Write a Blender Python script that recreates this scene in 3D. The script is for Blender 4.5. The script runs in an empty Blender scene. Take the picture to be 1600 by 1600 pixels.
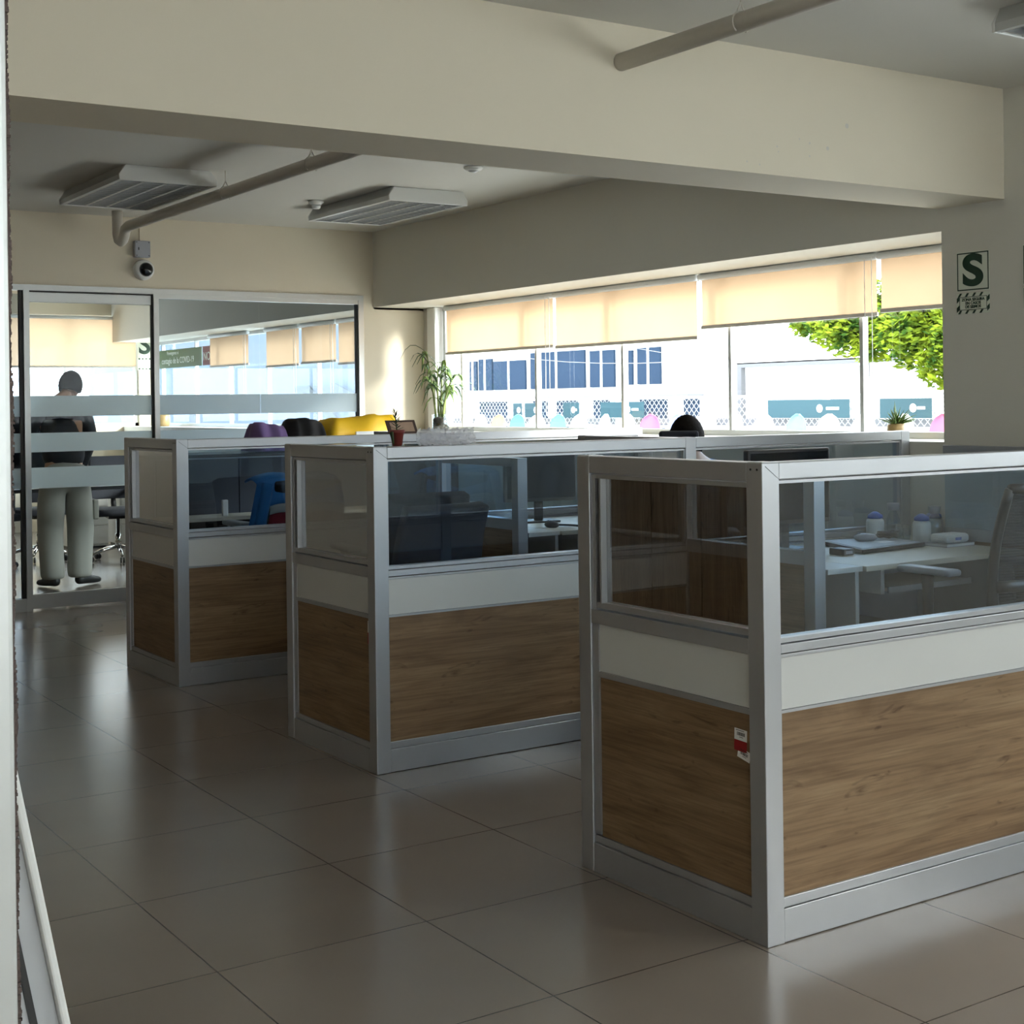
import bpy, math, random
from mathutils import Vector, Matrix, Quaternion
random.seed(7)
sc = bpy.context.scene
C = sc.collection
R = math.radians

# ---------------------------------------------------------------- camera, sky, sun, portals, exposure
YAW, ROLL = 0.9876, -0.0130
fw = Vector((math.cos(YAW), math.sin(YAW), 0)); rt = Vector((math.sin(YAW), -math.cos(YAW), 0)); up = Vector((0, 0, 1))
r2 = rt*math.cos(ROLL)+up*math.sin(ROLL); u2 = -rt*math.sin(ROLL)+up*math.cos(ROLL)
cd = bpy.data.cameras.new('camera'); cam = bpy.data.objects.new('camera', cd); C.objects.link(cam)
cam.matrix_world = Matrix(((r2.x, u2.x, -fw.x, -1.9362), (r2.y, u2.y, -fw.y, -2.7897), (r2.z, u2.z, -fw.z, 1.4042), (0, 0, 0, 1)))
cd.sensor_width = 36; cd.lens = 36*2240.6/1600; cd.shift_y = -(800-630.1)/1600; cd.clip_start = 0.05; cd.clip_end = 300
sc.camera = cam
sc.view_settings.view_transform = 'Standard'; sc.view_settings.look = 'None'; sc.view_settings.gamma = 1.0
sc.view_settings.use_curve_mapping = False
sc.view_settings.exposure = 0.36
sc.cycles.transparent_max_bounces = 40
SKY = 7.0
w = bpy.data.worlds.new('sky'); sc.world = w; w.use_nodes = True
bg = w.node_tree.nodes['Background']; bg.inputs[0].default_value = (0.86, 0.93, 1.0, 1); bg.inputs[1].default_value = SKY
sl = bpy.data.lights.new('sun', 'SUN'); sl.energy = 10.0; sl.angle = R(14); sl.color = (1.0, 0.95, 0.86)
so = bpy.data.objects.new('sun', sl); C.objects.link(so)
sd = Vector((-0.82, 1.0, -0.46)).normalized()
so.rotation_euler = sd.to_track_quat('-Z', 'Y').to_euler(); so.location = (10, -10, 8)
def portal(cx, cy, cz, sx, sy, direction):
    l = bpy.data.lights.new('window_daylight', 'AREA'); l.shape = 'RECTANGLE'; l.size = sx; l.size_y = sy
    l.cycles.is_portal = True
    o = bpy.data.objects.new('window_daylight', l); C.objects.link(o); o.location = (cx, cy, cz)
    o.rotation_euler = Vector(direction).to_track_quat('-Z', 'Z').to_euler()
portal(4.12, 4.55, 1.72, 5.7, 1.1, (-1, 0, 0))
portal(4.12, 10.7, 1.72, 6.6, 1.1, (-1, 0, 0))
portal(4.12, -3.0, 1.75, 7.0, 1.4, (-1, 0, 0))
portal(2.3, 14.15, 1.7, 3.4, 1.2, (0, -1, 0))
portal(0.45, -7.16, 1.725, 6.7, 1.75, (0, 1, 0))

# ---------------------------------------------------------------- materials
MC = {}
def nm(name):
    m = bpy.data.materials.new(name); m.use_nodes = True; MC[name] = m
    return m, m.node_tree.nodes, m.node_tree.links, m.node_tree.nodes['Principled BSDF']
def plain(name, col, rough=0.5, metal=0.0, bump=0.0, bscale=200, spec=0.5, var=0.0, vscale=3.0, coat=0):
    m, N, L, p = nm(name)
    p.inputs['Base Color'].default_value = (*col, 1); p.inputs['Roughness'].default_value = rough; p.inputs['Metallic'].default_value = metal
    p.inputs['Specular IOR Level'].default_value = spec
    if coat: p.inputs['Coat Weight'].default_value = coat
    tc = N.new('ShaderNodeTexCoord')
    if var:
        n = N.new('ShaderNodeTexNoise'); n.inputs['Scale'].default_value = vscale; n.inputs['Detail'].default_value = 5; L.new(tc.outputs['Object'], n.inputs['Vector'])
        mx = N.new('ShaderNodeMix'); mx.data_type = 'RGBA'
        mx.inputs[6].default_value = (*[c*(1-var) for c in col], 1); mx.inputs[7].default_value = (*[min(1, c*(1+var)) for c in col], 1)
        L.new(n.outputs['Fac'], mx.inputs[0]); L.new(mx.outputs[2], p.inputs['Base Color'])
    if bump:
        n = N.new('ShaderNodeTexNoise'); n.inputs['Scale'].default_value = bscale; n.inputs['Detail'].default_value = 3; L.new(tc.outputs['Object'], n.inputs['Vector'])
        b = N.new('ShaderNodeBump'); b.inputs['Strength'].default_value = bump; b.inputs['Distance'].default_value = 0.002
        L.new(n.outputs['Fac'], b.inputs['Height']); L.new(b.outputs['Normal'], p.inputs['Normal'])
    return m
plain('cream_paint', (0.73, 0.66, 0.53), 0.75, bump=0.12, bscale=60, spec=0.2, var=0.02)
plain('ceiling_paint', (0.70, 0.68, 0.63), 0.8, bump=0.08, bscale=60, spec=0.2, var=0.02)
plain('grey_paint', (0.70, 0.675, 0.60), 0.75, bump=0.08, bscale=60, spec=0.2, var=0.02)
plain('aluminium', (0.46, 0.47, 0.49), 0.40, 0.7, bump=0.05, bscale=400, var=0.03, vscale=8)
plain('aluminium_frame', (0.60, 0.61, 0.60), 0.38, 0.6)
plain('dark_gasket', (0.03, 0.03, 0.03), 0.6)
plain('white_laminate', (0.60, 0.60, 0.58), 0.4, bump=0.03, bscale=500)
plain('desk_laminate', (0.62, 0.56, 0.46), 0.35, var=0.04, vscale=12)
plain('white_enamel', (0.78, 0.78, 0.76), 0.35)
plain('pipe_paint', (0.62, 0.58, 0.52), 0.6, var=0.05)
plain('lamp_metal', (0.55, 0.56, 0.55), 0.35, 0.3)
plain('louvre_metal', (0.75, 0.76, 0.78), 0.25, 0.8)
plain('black_plastic', (0.02, 0.02, 0.023), 0.4)
plain('dark_fabric', (0.022, 0.025, 0.035), 0.9, bump=0.3, bscale=500)
plain('black_screen', (0.01, 0.012, 0.016), 0.12)
plain('grey_plastic', (0.35, 0.36, 0.40), 0.45)
plain('chrome', (0.75, 0.75, 0.75), 0.12, 1.0)
plain('terracotta_red', (0.20, 0.035, 0.03), 0.45)
plain('leaf_green', (0.10, 0.17, 0.03), 0.5, var=0.3, vscale=20)
plain('leaf_dark', (0.03, 0.07, 0.02), 0.5, var=0.2, vscale=20)
plain('stem_green', (0.16, 0.20, 0.05), 0.5)
plain('soil', (0.06, 0.04, 0.025), 0.9, bump=0.5, bscale=80)
plain('tan_ceramic', (0.42, 0.28, 0.12), 0.35, var=0.3, vscale=60)
plain('yellow_cloth', (0.90, 0.55, 0.01), 0.55, bump=0.2, bscale=30, var=0.08, vscale=10)
plain('purple_cloth', (0.19, 0.12, 0.30), 0.8, bump=0.3, bscale=200)
plain('black_cloth', (0.012, 0.012, 0.014), 0.9)
plain('blue_cloth', (0.02, 0.16, 0.42), 0.75, bump=0.2, bscale=120)
plain('red_cloth', (0.22, 0.01, 0.02), 0.8, bump=0.2, bscale=120)
plain('grey_cloth', (0.40, 0.38, 0.36), 0.8)
plain('paper_white', (0.85, 0.85, 0.85), 0.6)
plain('blue_cap', (0.03, 0.12, 0.50), 0.35)
plain('milky_plastic', (0.72, 0.75, 0.76), 0.35)
plain('sign_cream', (0.72, 0.75, 0.64), 0.45)
plain('sign_green', (0.012, 0.045, 0.022), 0.45)
plain('sticker_red', (0.30, 0.008, 0.012), 0.35)
plain('brown_wood_frame', (0.06, 0.03, 0.02), 0.4)
plain('tan_photo', (0.40, 0.27, 0.19), 0.4, var=0.2, vscale=30)
plain('banner_green', (0.10, 0.16, 0.05), 0.6)
plain('banner_red', (0.25, 0.06, 0.05), 0.6)
plain('banner_letter', (0.85, 0.88, 0.75), 0.6)
plain('skin', (0.48, 0.27, 0.18), 0.5)
plain('hair_black', (0.010, 0.008, 0.007), 0.85, bump=0.8, bscale=90, spec=0.1)
plain('jacket_dark', (0.018, 0.02, 0.028), 0.85, bump=0.3, bscale=60)
plain('trousers_grey', (0.32, 0.31, 0.28), 0.85, bump=0.9, bscale=9)
plain('shoe_black', (0.012, 0.012, 0.013), 0.5)
plain('sole_grey', (0.10, 0.10, 0.10), 0.7)
plain('shirt_blue', (0.10, 0.15, 0.25), 0.85)
plain('concrete', (0.62, 0.61, 0.58), 0.85, var=0.08, vscale=2)
plain('facade_white', (0.85, 0.84, 0.82), 0.8, var=0.04, vscale=1)
plain('facade_window', (0.025, 0.045, 0.08), 0.8, spec=0.1)
plain('canopy_grey', (0.16, 0.16, 0.17), 0.6)
plain('roof_lilac', (0.35, 0.34, 0.42), 0.7)
plain('teal_banner', (0.02, 0.07, 0.09), 0.6)
plain('mesh_wire', (0.55, 0.56, 0.58), 0.5, 0.3)
plain('bark', (0.12, 0.08, 0.05), 0.9, bump=0.8, bscale=20)
for n_, c_ in (('chair_white', (0.85, 0.85, 0.85)), ('chair_cyan', (0.15, 0.65, 0.68)), ('chair_pink', (0.75, 0.10, 0.20)), ('chair_blue', (0.22, 0.30, 0.65)), ('chair_orange', (0.75, 0.35, 0.22)), ('chair_green', (0.15, 0.60, 0.40))):
    plain(n_, c_, 0.45)
plain('pile_brown', (0.11, 0.08, 0.07), 0.95, bump=1.0, bscale=300)
plain('poster_blue', (0.03, 0.16, 0.55), 0.4)
plain('board_grey', (0.50, 0.51, 0.53), 0.4)
plain('red_line', (0.4, 0.02, 0.02), 0.5)

def wood(name, axis, cols, sc_long=1.3, sc_cross=11.0, rough=0.45):
    m, N, L, p = nm(name)
    tc = N.new('ShaderNodeTexCoord'); mp = N.new('ShaderNodeMapping'); L.new(tc.outputs['Object'], mp.inputs[0])
    s = [sc_cross]*3; s[axis] = sc_long; mp.inputs['Scale'].default_value = s
    n1 = N.new('ShaderNodeTexNoise'); n1.inputs['Scale'].default_value = 1.0; n1.inputs['Detail'].default_value = 7; n1.inputs['Roughness'].default_value = 0.62; n1.inputs['Distortion'].default_value = 1.1
    L.new(mp.outputs[0], n1.inputs['Vector'])
    r = N.new('ShaderNodeValToRGB'); e = r.color_ramp.elements
    e[0].position = 0.28; e[0].color = (*cols[0], 1); e[1].position = 0.72; e[1].color = (*cols[2], 1)
    k = e.new(0.5); k.color = (*cols[1], 1)
    L.new(n1.outputs['Fac'], r.inputs[0])
    mp2 = N.new('ShaderNodeMapping'); L.new(tc.outputs['Object'], mp2.inputs[0]); s = [150.0]*3; s[axis] = 4.0; mp2.inputs['Scale'].default_value = s
    n2 = N.new('ShaderNodeTexNoise'); n2.inputs['Scale'].default_value = 1.0; n2.inputs['Detail'].default_value = 4; L.new(mp2.outputs[0], n2.inputs['Vector'])
    r2_ = N.new('ShaderNodeValToRGB'); f = r2_.color_ramp.elements; f[0].position = 0.36; f[0].color = (0.78, 0.75, 0.72, 1); f[1].position = 0.56; f[1].color = (1, 1, 1, 1)
    L.new(n2.outputs['Fac'], r2_.inputs[0])
    mx = N.new('ShaderNodeMix'); mx.data_type = 'RGBA'; mx.blend_type = 'MULTIPLY'; mx.inputs[0].default_value = 1.0
    L.new(r.outputs[0], mx.inputs[6]); L.new(r2_.outputs[0], mx.inputs[7])
    # dark cracks and knots
    mp3 = N.new('ShaderNodeMapping'); L.new(tc.outputs['Object'], mp3.inputs[0]); s = [26.0]*3; s[axis] = 5.0; mp3.inputs['Scale'].default_value = s
    n3 = N.new('ShaderNodeTexNoise'); n3.inputs['Scale'].default_value = 1.0; n3.inputs['Detail'].default_value = 3; n3.inputs['Distortion'].default_value = 1.5; L.new(mp3.outputs[0], n3.inputs['Vector'])
    r3 = N.new('ShaderNodeValToRGB'); g = r3.color_ramp.elements; g[0].position = 0.22; g[0].color = (0.34, 0.27, 0.21, 1); g[1].position = 0.365; g[1].color = (1, 1, 1, 1)
    L.new(n3.outputs['Fac'], r3.inputs[0])
    mx2 = N.new('ShaderNodeMix'); mx2.data_type = 'RGBA'; mx2.blend_type = 'MULTIPLY'; mx2.inputs[0].default_value = 1.0
    L.new(mx.outputs[2], mx2.inputs[6]); L.new(r3.outputs[0], mx2.inputs[7]); L.new(mx2.outputs[2], p.inputs['Base Color'])
    p.inputs['Roughness'].default_value = rough; p.inputs['Specular IOR Level'].default_value = 0.35
    return m
OAK = ((0.15, 0.088, 0.044), (0.245, 0.155, 0.084), (0.34, 0.235, 0.135))
wood('oak_along_x', 0, OAK); wood('oak_along_y', 1, OAK)
wood('cupboard_wood', 2, ((0.26, 0.16, 0.09), (0.36, 0.24, 0.14), (0.46, 0.33, 0.20)), 0.9, 9.0)

def floor_mat():
    m, N, L, p = nm('porcelain_tile')
    tc = N.new('ShaderNodeTexCoord'); b = N.new('ShaderNodeTexBrick'); L.new(tc.outputs['Object'], b.inputs['Vector'])
    b.offset = 0; b.squash = 1
    b.inputs['Scale'].default_value = 1; b.inputs['Brick Width'].default_value = 0.6; b.inputs['Row Height'].default_value = 0.6
    b.inputs['Mortar Size'].default_value = 0.0022; b.inputs['Mortar Smooth'].default_value = 0.1; b.inputs['Bias'].default_value = 0
    b.inputs['Color1'].default_value = (0.245, 0.208, 0.175, 1); b.inputs['Color2'].default_value = (0.258, 0.220, 0.186, 1); b.inputs['Mortar'].default_value = (0.05, 0.045, 0.04, 1)
    n = N.new('ShaderNodeTexNoise'); n.inputs['Scale'].default_value = 2.2; n.inputs['Detail'].default_value = 6; L.new(tc.outputs['Object'], n.inputs['Vector'])
    r = N.new('ShaderNodeValToRGB'); r.color_ramp.elements[0].color = (0.88, 0.88, 0.88, 1); r.color_ramp.elements[1].color = (1.08, 1.08, 1.08, 1); L.new(n.outputs['Fac'], r.inputs[0])
    mx = N.new('ShaderNodeMix'); mx.data_type = 'RGBA'; mx.blend_type = 'MULTIPLY'; mx.inputs[0].default_value = 1
    L.new(b.outputs['Color'], mx.inputs[6]); L.new(r.outputs[0], mx.inputs[7]); L.new(mx.outputs[2], p.inputs['Base Color'])
    p.inputs['Roughness'].default_value = 0.22; p.inputs['Specular IOR Level'].default_value = 0.6
floor_mat()

def glass(name, tint, boost=1.0, rough=0.0, ior=1.5, haze=None):
    m = bpy.data.materials.new(name); m.use_nodes = True; MC[name] = m; N = m.node_tree.nodes; L = m.node_tree.links; N.clear()
    o = N.new('ShaderNodeOutputMaterial'); t = N.new('ShaderNodeBsdfTransparent'); t.inputs[0].default_value = (*tint, 1)
    g = N.new('ShaderNodeBsdfGlossy'); g.inputs['Roughness'].default_value = rough; g.inputs[0].default_value = (0.95, 0.97, 1, 1)
    f = N.new('ShaderNodeFresnel'); f.inputs[0].default_value = ior
    mu = N.new('ShaderNodeMath'); mu.operation = 'MULTIPLY'; mu.inputs[1].default_value = boost; mu.use_clamp = True; L.new(f.outputs[0], mu.inputs[0])
    ge = N.new('ShaderNodeNewGeometry'); iv = N.new('ShaderNodeMath'); iv.operation = 'SUBTRACT'; iv.inputs[0].default_value = 1.0; L.new(ge.outputs['Backfacing'], iv.inputs[1])
    m2_ = N.new('ShaderNodeMath'); m2_.operation = 'MULTIPLY'; L.new(mu.outputs[0], m2_.inputs[0]); L.new(iv.outputs[0], m2_.inputs[1]); mu = m2_
    mx = N.new('ShaderNodeMixShader'); L.new(mu.outputs[0], mx.inputs[0]); L.new(t.outputs[0], mx.inputs[1]); L.new(g.outputs[0], mx.inputs[2])
    last = mx
    if haze:
        d = N.new('ShaderNodeBsdfDiffuse'); d.inputs[0].default_value = (*haze[0], 1); tl = N.new('ShaderNodeBsdfTranslucent'); tl.inputs[0].default_value = (*haze[0], 1)
        a = N.new('ShaderNodeMixShader'); a.inputs[0].default_value = 0.75; L.new(d.outputs[0], a.inputs[1]); L.new(tl.outputs[0], a.inputs[2])
        q = N.new('ShaderNodeMixShader'); q.inputs[0].default_value = haze[1]; L.new(mx.outputs[0], q.inputs[1]); L.new(a.outputs[0], q.inputs[2]); last = q
    L.new(last.outputs[0], o.inputs[0])
glass('partition_glass', (0.80, 0.89, 0.96), 2.4)
glass('darkened_pane_glass', (0.50, 0.47, 0.44), 3.5)  # end panes: tint darkened, reflection boosted so mirrored wood stands out
glass('clear_glass', (0.93, 0.96, 0.96), 0.5)
glass('tinted_glass', (0.74, 0.79, 0.83), 0.5)
glass('window_glass', (0.95, 0.97, 0.97), 0.8)
glass('bottle_glass', (0.80, 0.86, 0.88), 2.0, 0.03)
glass('frosted_film', (0.75, 0.82, 0.85), 1.0, 0.3, haze=((0.85, 0.92, 0.95), 0.88))
glass('crumpled_plastic', (0.90, 0.91, 0.94), 1.5, 0.08, haze=((0.95, 0.95, 0.97), 0.5))
glass('chair_net', (0.55, 0.58, 0.62), 0.3, 0.4, haze=((0.03, 0.035, 0.045), 0.55))

def blind_mat():
    m = bpy.data.materials.new('blind_fabric'); m.use_nodes = True; MC['blind_fabric'] = m; N = m.node_tree.nodes; L = m.node_tree.links; N.clear()
    o = N.new('ShaderNodeOutputMaterial'); d = N.new('ShaderNodeBsdfDiffuse'); t = N.new('ShaderNodeBsdfTranslucent')
    tc = N.new('ShaderNodeTexCoord'); n = N.new('ShaderNodeTexNoise'); n.inputs['Scale'].default_value = 3; L.new(tc.outputs['Object'], n.inputs['Vector'])
    r = N.new('ShaderNodeValToRGB'); r.color_ramp.elements[0].color = (0.46, 0.31, 0.19, 1); r.color_ramp.elements[1].color = (0.49, 0.335, 0.21, 1)
    L.new(n.outputs['Fac'], r.inputs[0]); L.new(r.outputs[0], d.inputs[0]); L.new(r.outputs[0], t.inputs[0])
    mx = N.new('ShaderNodeMixShader'); mx.inputs[0].default_value = 0.55; L.new(d.outputs[0], mx.inputs[1]); L.new(t.outputs[0], mx.inputs[2]); L.new(mx.outputs[0], o.inputs[0])
blind_mat()
def leaf_mat(name, c1, c2):
    m = bpy.data.materials.new(name); m.use_nodes = True; MC[name] = m; N = m.node_tree.nodes; L = m.node_tree.links; N.clear()
    o = N.new('ShaderNodeOutputMaterial'); d = N.new('ShaderNodeBsdfDiffuse'); t = N.new('ShaderNodeBsdfTranslucent')
    tc = N.new('ShaderNodeTexCoord'); n = N.new('ShaderNodeTexNoise'); n.inputs['Scale'].default_value = 5; n.inputs['Detail'].default_value = 3; L.new(tc.outputs['Object'], n.inputs['Vector'])
    r = N.new('ShaderNodeValToRGB'); r.color_ramp.elements[0].position = 0.38; r.color_ramp.elements[1].position = 0.62
    r.color_ramp.elements[0].color = (*c1, 1); r.color_ramp.elements[1].color = (*c2, 1)
    L.new(n.outputs['Fac'], r.inputs[0]); L.new(r.outputs[0], d.inputs[0]); L.new(r.outputs[0], t.inputs[0])
    mx = N.new('ShaderNodeMixShader'); mx.inputs[0].default_value = 0.35; L.new(d.outputs[0], mx.inputs[1]); L.new(t.outputs[0], mx.inputs[2]); L.new(mx.outputs[0], o.inputs[0])
leaf_mat('tree_leaves', (0.04, 0.10, 0.02), (0.30, 0.38, 0.03))

# ---------------------------------------------------------------- mesh helpers
ORG = {}
class MB:
    def __init__(s): s.v = []; s.f = []
    def add(s, vs, fs):
        k = len(s.v); s.v += [tuple(v) for v in vs]; s.f += [tuple(i+k for i in f) for f in fs]; return s
    def box(s, a, b):
        x0, x1 = sorted((a[0], b[0])); y0, y1 = sorted((a[1], b[1])); z0, z1 = sorted((a[2], b[2]))
        return s.add([(x0, y0, z0), (x1, y0, z0), (x1, y1, z0), (x0, y1, z0), (x0, y0, z1), (x1, y0, z1), (x1, y1, z1), (x0, y1, z1)],
                     [(3, 2, 1, 0), (4, 5, 6, 7), (0, 1, 5, 4), (1, 2, 6, 5), (2, 3, 7, 6), (3, 0, 4, 7)])
    def prism(s, pts, off):
        n = len(pts); off = Vector(off); vs = [Vector(p) for p in pts]; vs += [p+off for p in vs]
        return s.add(vs, [tuple(range(n))[::-1], tuple(range(n, 2*n))]+[(i, (i+1) % n, n+(i+1) % n, n+i) for i in range(n)])
    def tube(s, pts, r, n=10, cap=True):
        pts = [Vector(p) for p in pts]; rs = r if isinstance(r, (list, tuple)) else [r]*len(pts)
        vs = []; a = None
        for i, p in enumerate(pts):
            t = (pts[min(i+1, len(pts)-1)]-pts[max(i-1, 0)]).normalized()
            if a is None: a = t.orthogonal().normalized()
            else: a = (a-t*a.dot(t)).normalized()
            b = t.cross(a)
            for k in range(n):
                g = 2*math.pi*k/n; vs.append(p+(a*math.cos(g)+b*math.sin(g))*rs[i])
        fs = [(i*n+k, i*n+(k+1) % n, (i+1)*n+(k+1) % n, (i+1)*n+k) for i in range(len(pts)-1) for k in range(n)]
        if cap: fs += [tuple(range(n))[::-1], tuple(range((len(pts)-1)*n, len(pts)*n))]
        return s.add(vs, fs)
    def lathe(s, prof, c=(0, 0, 0), n=20, axis='z'):
        vs = []
        for r, z in prof:
            for k in range(n):
                g = 2*math.pi*k/n; q = (r*math.cos(g), r*math.sin(g), z)
                if axis == 'y': q = (q[0], q[2], q[1])
                if axis == 'x': q = (q[2], q[0], q[1])
                vs.append((c[0]+q[0], c[1]+q[1], c[2]+q[2]))
        m = len(prof)
        return s.add(vs, [(i*n+k, i*n+(k+1) % n, (i+1)*n+(k+1) % n, (i+1)*n+k) for i in range(m-1) for k in range(n)]+[tuple(range(n))[::-1], tuple(range((m-1)*n, m*n))])
    def ball(s, c, r, n=12, m=8):
        r = r if isinstance(r, (tuple, list)) else (r, r, r)
        prof = [(max(1e-4, math.sin(math.pi*i/m)), -math.cos(math.pi*i/m)) for i in range(m+1)]
        k = len(s.v); s.lathe(prof, (0, 0, 0), n)
        s.v[k:] = [(c[0]+x*r[0], c[1]+y*r[1], c[2]+z*r[2]) for x, y, z in s.v[k:]]; return s
    def grid(s, fn, nu, nv):
        vs = [fn(i/nu, j/nv) for j in range(nv+1) for i in range(nu+1)]
        return s.add(vs, [(j*(nu+1)+i, j*(nu+1)+i+1, (j+1)*(nu+1)+i+1, (j+1)*(nu+1)+i) for j in range(nv) for i in range(nu)])
    def build(s, name, mat, parent=None, smooth=False, bevel=0, solid=0, sub=0):
        o = ORG.get(parent.name, Vector((0, 0, 0))) if parent else Vector((0, 0, 0))
        me = bpy.data.meshes.new(name); me.from_pydata([tuple(Vector(v)-o) for v in s.v], [], s.f); me.update()
        me.materials.append(MC[mat])
        if smooth: me.polygons.foreach_set('use_smooth', [True]*len(me.polygons))
        ob = bpy.data.objects.new(name, me); C.objects.link(ob)
        if parent: ob.parent = parent; ORG[ob.name] = o
        if solid:
            q = ob.modifiers.new('s', 'SOLIDIFY'); q.thickness = solid; q.offset = 0
        if bevel:
            q = ob.modifiers.new('b', 'BEVEL'); q.width = bevel; q.segments = 2; q.limit_method = 'ANGLE'; q.angle_limit = R(40)
        if sub:
            q = ob.modifiers.new('u', 'SUBSURF'); q.levels = sub; q.render_levels = sub
        return ob
def box(name, a, b, mat, parent=None, bevel=0): return MB().box(a, b).build(name, mat, parent, bevel=bevel)
def thing(name, label, cat, loc, group=None):
    o = bpy.data.objects.new(name, None); C.objects.link(o); o.location = loc; o.empty_display_size = 0.1; ORG[o.name] = Vector(loc)
    tag(o, label, cat, group); return o
def tag(o, label, cat, group=None, kind=None):
    o['label'] = label; o['category'] = cat
    if group: o['group'] = group
    if kind: o['kind'] = kind
    return o
def struct(o): o['kind'] = 'structure'; return o
def sroot(name, loc=(0, 0, 0)):
    o = bpy.data.objects.new(name, None); C.objects.link(o); o.location = loc; ORG[o.name] = Vector(loc); o['kind'] = 'structure'; return o
def recentre(o):  # put a one-mesh thing's origin at the base of its own mesh
    me = o.data; n = len(me.vertices)
    c = Vector((sum(v.co.x for v in me.vertices)/n, sum(v.co.y for v in me.vertices)/n, min(v.co.z for v in me.vertices)))
    for v in me.vertices: v.co -= c
    o.location = Vector(o.location)+c; return o
def copy_tree(o, parent=None):
    c = o.copy(); C.objects.link(c); c.parent = parent
    for ch in list(o.children): copy_tree(ch, c)
    return c
def text(name, body, mat, parent, size, loc, rot, ext=0.0008, bold=0.0, align='CENTER'):
    cu = bpy.data.curves.new(name, 'FONT'); cu.body = body; cu.size = size; cu.extrude = ext; cu.offset = bold; cu.align_x = align; cu.align_y = 'CENTER'; cu.space_line = 0.9
    to = bpy.data.objects.new(name, cu); C.objects.link(to)
    dg = bpy.context.evaluated_depsgraph_get(); me = bpy.data.meshes.new_from_object(to.evaluated_get(dg)); bpy.data.objects.remove(to)
    me.materials.clear(); me.materials.append(MC[mat])
    o = bpy.data.objects.new(name, me); C.objects.link(o); o.parent = parent
    o.location = Vector(loc)-ORG.get(parent.name, Vector((0, 0, 0))); o.rotation_euler = rot
    return o

# ---------------------------------------------------------------- room shell
H = 2.788; XW = 3.47; XO = 4.0; YP = 7.40; YB = 1.365; YB2 = 1.739; SILL = 1.19; LIN = 2.186
XL = -3.1; YN = -7.0; YF = 14.0
struct(box('floor', (XL-.1, YN-.1, -0.12), (4.15, YF+.15, 0), 'porcelain_tile'))
struct(box('ceiling', (XL-.1, YN-.1, H), (4.15, YF+.15, H+.12), 'ceiling_paint'))
struct(box('wall_left', (XL-.15, YN, 0), (XL, YF, H), 'cream_paint'))
struct(box('trim_1', (XL, YB, 2.293), (XW, YB2, H), 'cream_paint'))            # beam across the room
# right wall: lintel, column, sill wall and ledge
wr = MB()
wr.box((XW, YB2-.02, LIN), (4.15, YF, H))                # lintel above the ribbon windows
wr.box((XW, 0.62, 0), (4.15, 1.72, H))                # column with the signs
wr.box((XW, YN, 2.35), (4.15, 0.62, H))
wr.box((3.60, 1.72, 0), (4.15, YP, SILL))
wr.box((3.60, YP, 0), (4.15, YF, SILL))
wr.box((3.85, YN, 0), (4.15, 0.62, 1.05))
struct(wr.build('wall_right', 'grey_paint'))
wp = MB()
wp.box((XL, YP, 2.27), (XW, YP+.12, H)); wp.box((3.37, YP, 0), (XO-.02, YP+.12, 2.27)); wp.box((XW, YP, 2.17), (3.98, YP+.12, LIN))
wp.box((XL, YP, 0), (0.30, YP+.12, 2.27))
struct(wp.build('wall_partition', 'cream_paint'))
wb = MB()
wb.box((XL, YF, 0), (0.9, YF+.15, H)); wb.box((0.9, YF, 2.50), (4.0, YF+.15, H)); wb.box((0.9, YF, 0), (4.0, YF+.15, SILL)); wb.box((3.80, YF, SILL), (4.0, YF+.15, 2.5))
struct(wb.build('wall_far', 'cream_paint'))
wn = MB()
wn.box((XL, YN-.15, 0), (4.15, YN, 0.85)); wn.box((XL, YN-.15, 2.6), (4.15, YN, H)); wn.box((XL, YN-.15, .85), (-2.9, YN, 2.6)); wn.box((3.8, YN-.15, .85), (4.15, YN, 2.6))
struct(wn.build('wall_back', 'cream_paint'))

# holes left by old fixings in the beam face
hm = MB()
for y_, z_, r_ in ((2.471, 2.526, .0085), (2.358, 2.424, .007), (2.256, 2.384, .0035), (2.257, 2.436, .004), (2.2, 2.448, .003), (2.077, 2.407, .0035), (2.084, 2.387, .0028), (1.983, 2.328, .003), (1.916, 2.335, .003)):
    hm.lathe([(r_*1.25, YB-.0012), (r_*0.9, YB-.0002)], (y_, 0, z_), 10, 'y')
t = hm.build('trim_2', 'pipe_paint'); struct(t)

# ---- windows
def ribbon(name, x, y0, y1, z0, z1, mull, fin=0.03):
    r = sroot(name, (x, (y0+y1)/2, z0))
    f = MB(); f.box((x-.03, y0, z0), (x+.03, y1, z0+.035)); f.box((x-.03, y0, z1-.035), (x+.03, y1, z1))
    f.box((x-.03, y0, z0), (x+.03, y0+.04, z1)); f.box((x-.03, y1-.04, z0), (x+.03, y1, z1))
    f.build('window_frame', 'aluminium_frame', r)
    for m in mull: box('mullion', (x-.02, m-.013, z0+.035), (x+.02, m+.013, z1-.035), 'aluminium_frame', r)
    ed = [y0+.04]+list(mull)+[y1-.04]; ed.sort()
    for a, b in zip(ed, ed[1:]): box('pane', (x-.003, a+.013, z0+.035), (x+.003, b-.013, z1-.035), 'window_glass', r)
    return r
ribbon('window_1', 4.0, 1.74, 7.16, SILL, LIN, (2.702, 3.766, 4.83, 5.856, 6.895))
ribbon('window_2', 4.0, YP+.14, YF-.02, SILL, LIN, (8.45, 9.504, 10.654, 11.656, 12.642, 13.718))
ribbon('added_window_3', 4.0, -6.95, 0.6, 1.05, 2.35, (-5.7, -4.45, -3.2, -1.95, -0.7))  # out of view, added to bring daylight into the near room
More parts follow.
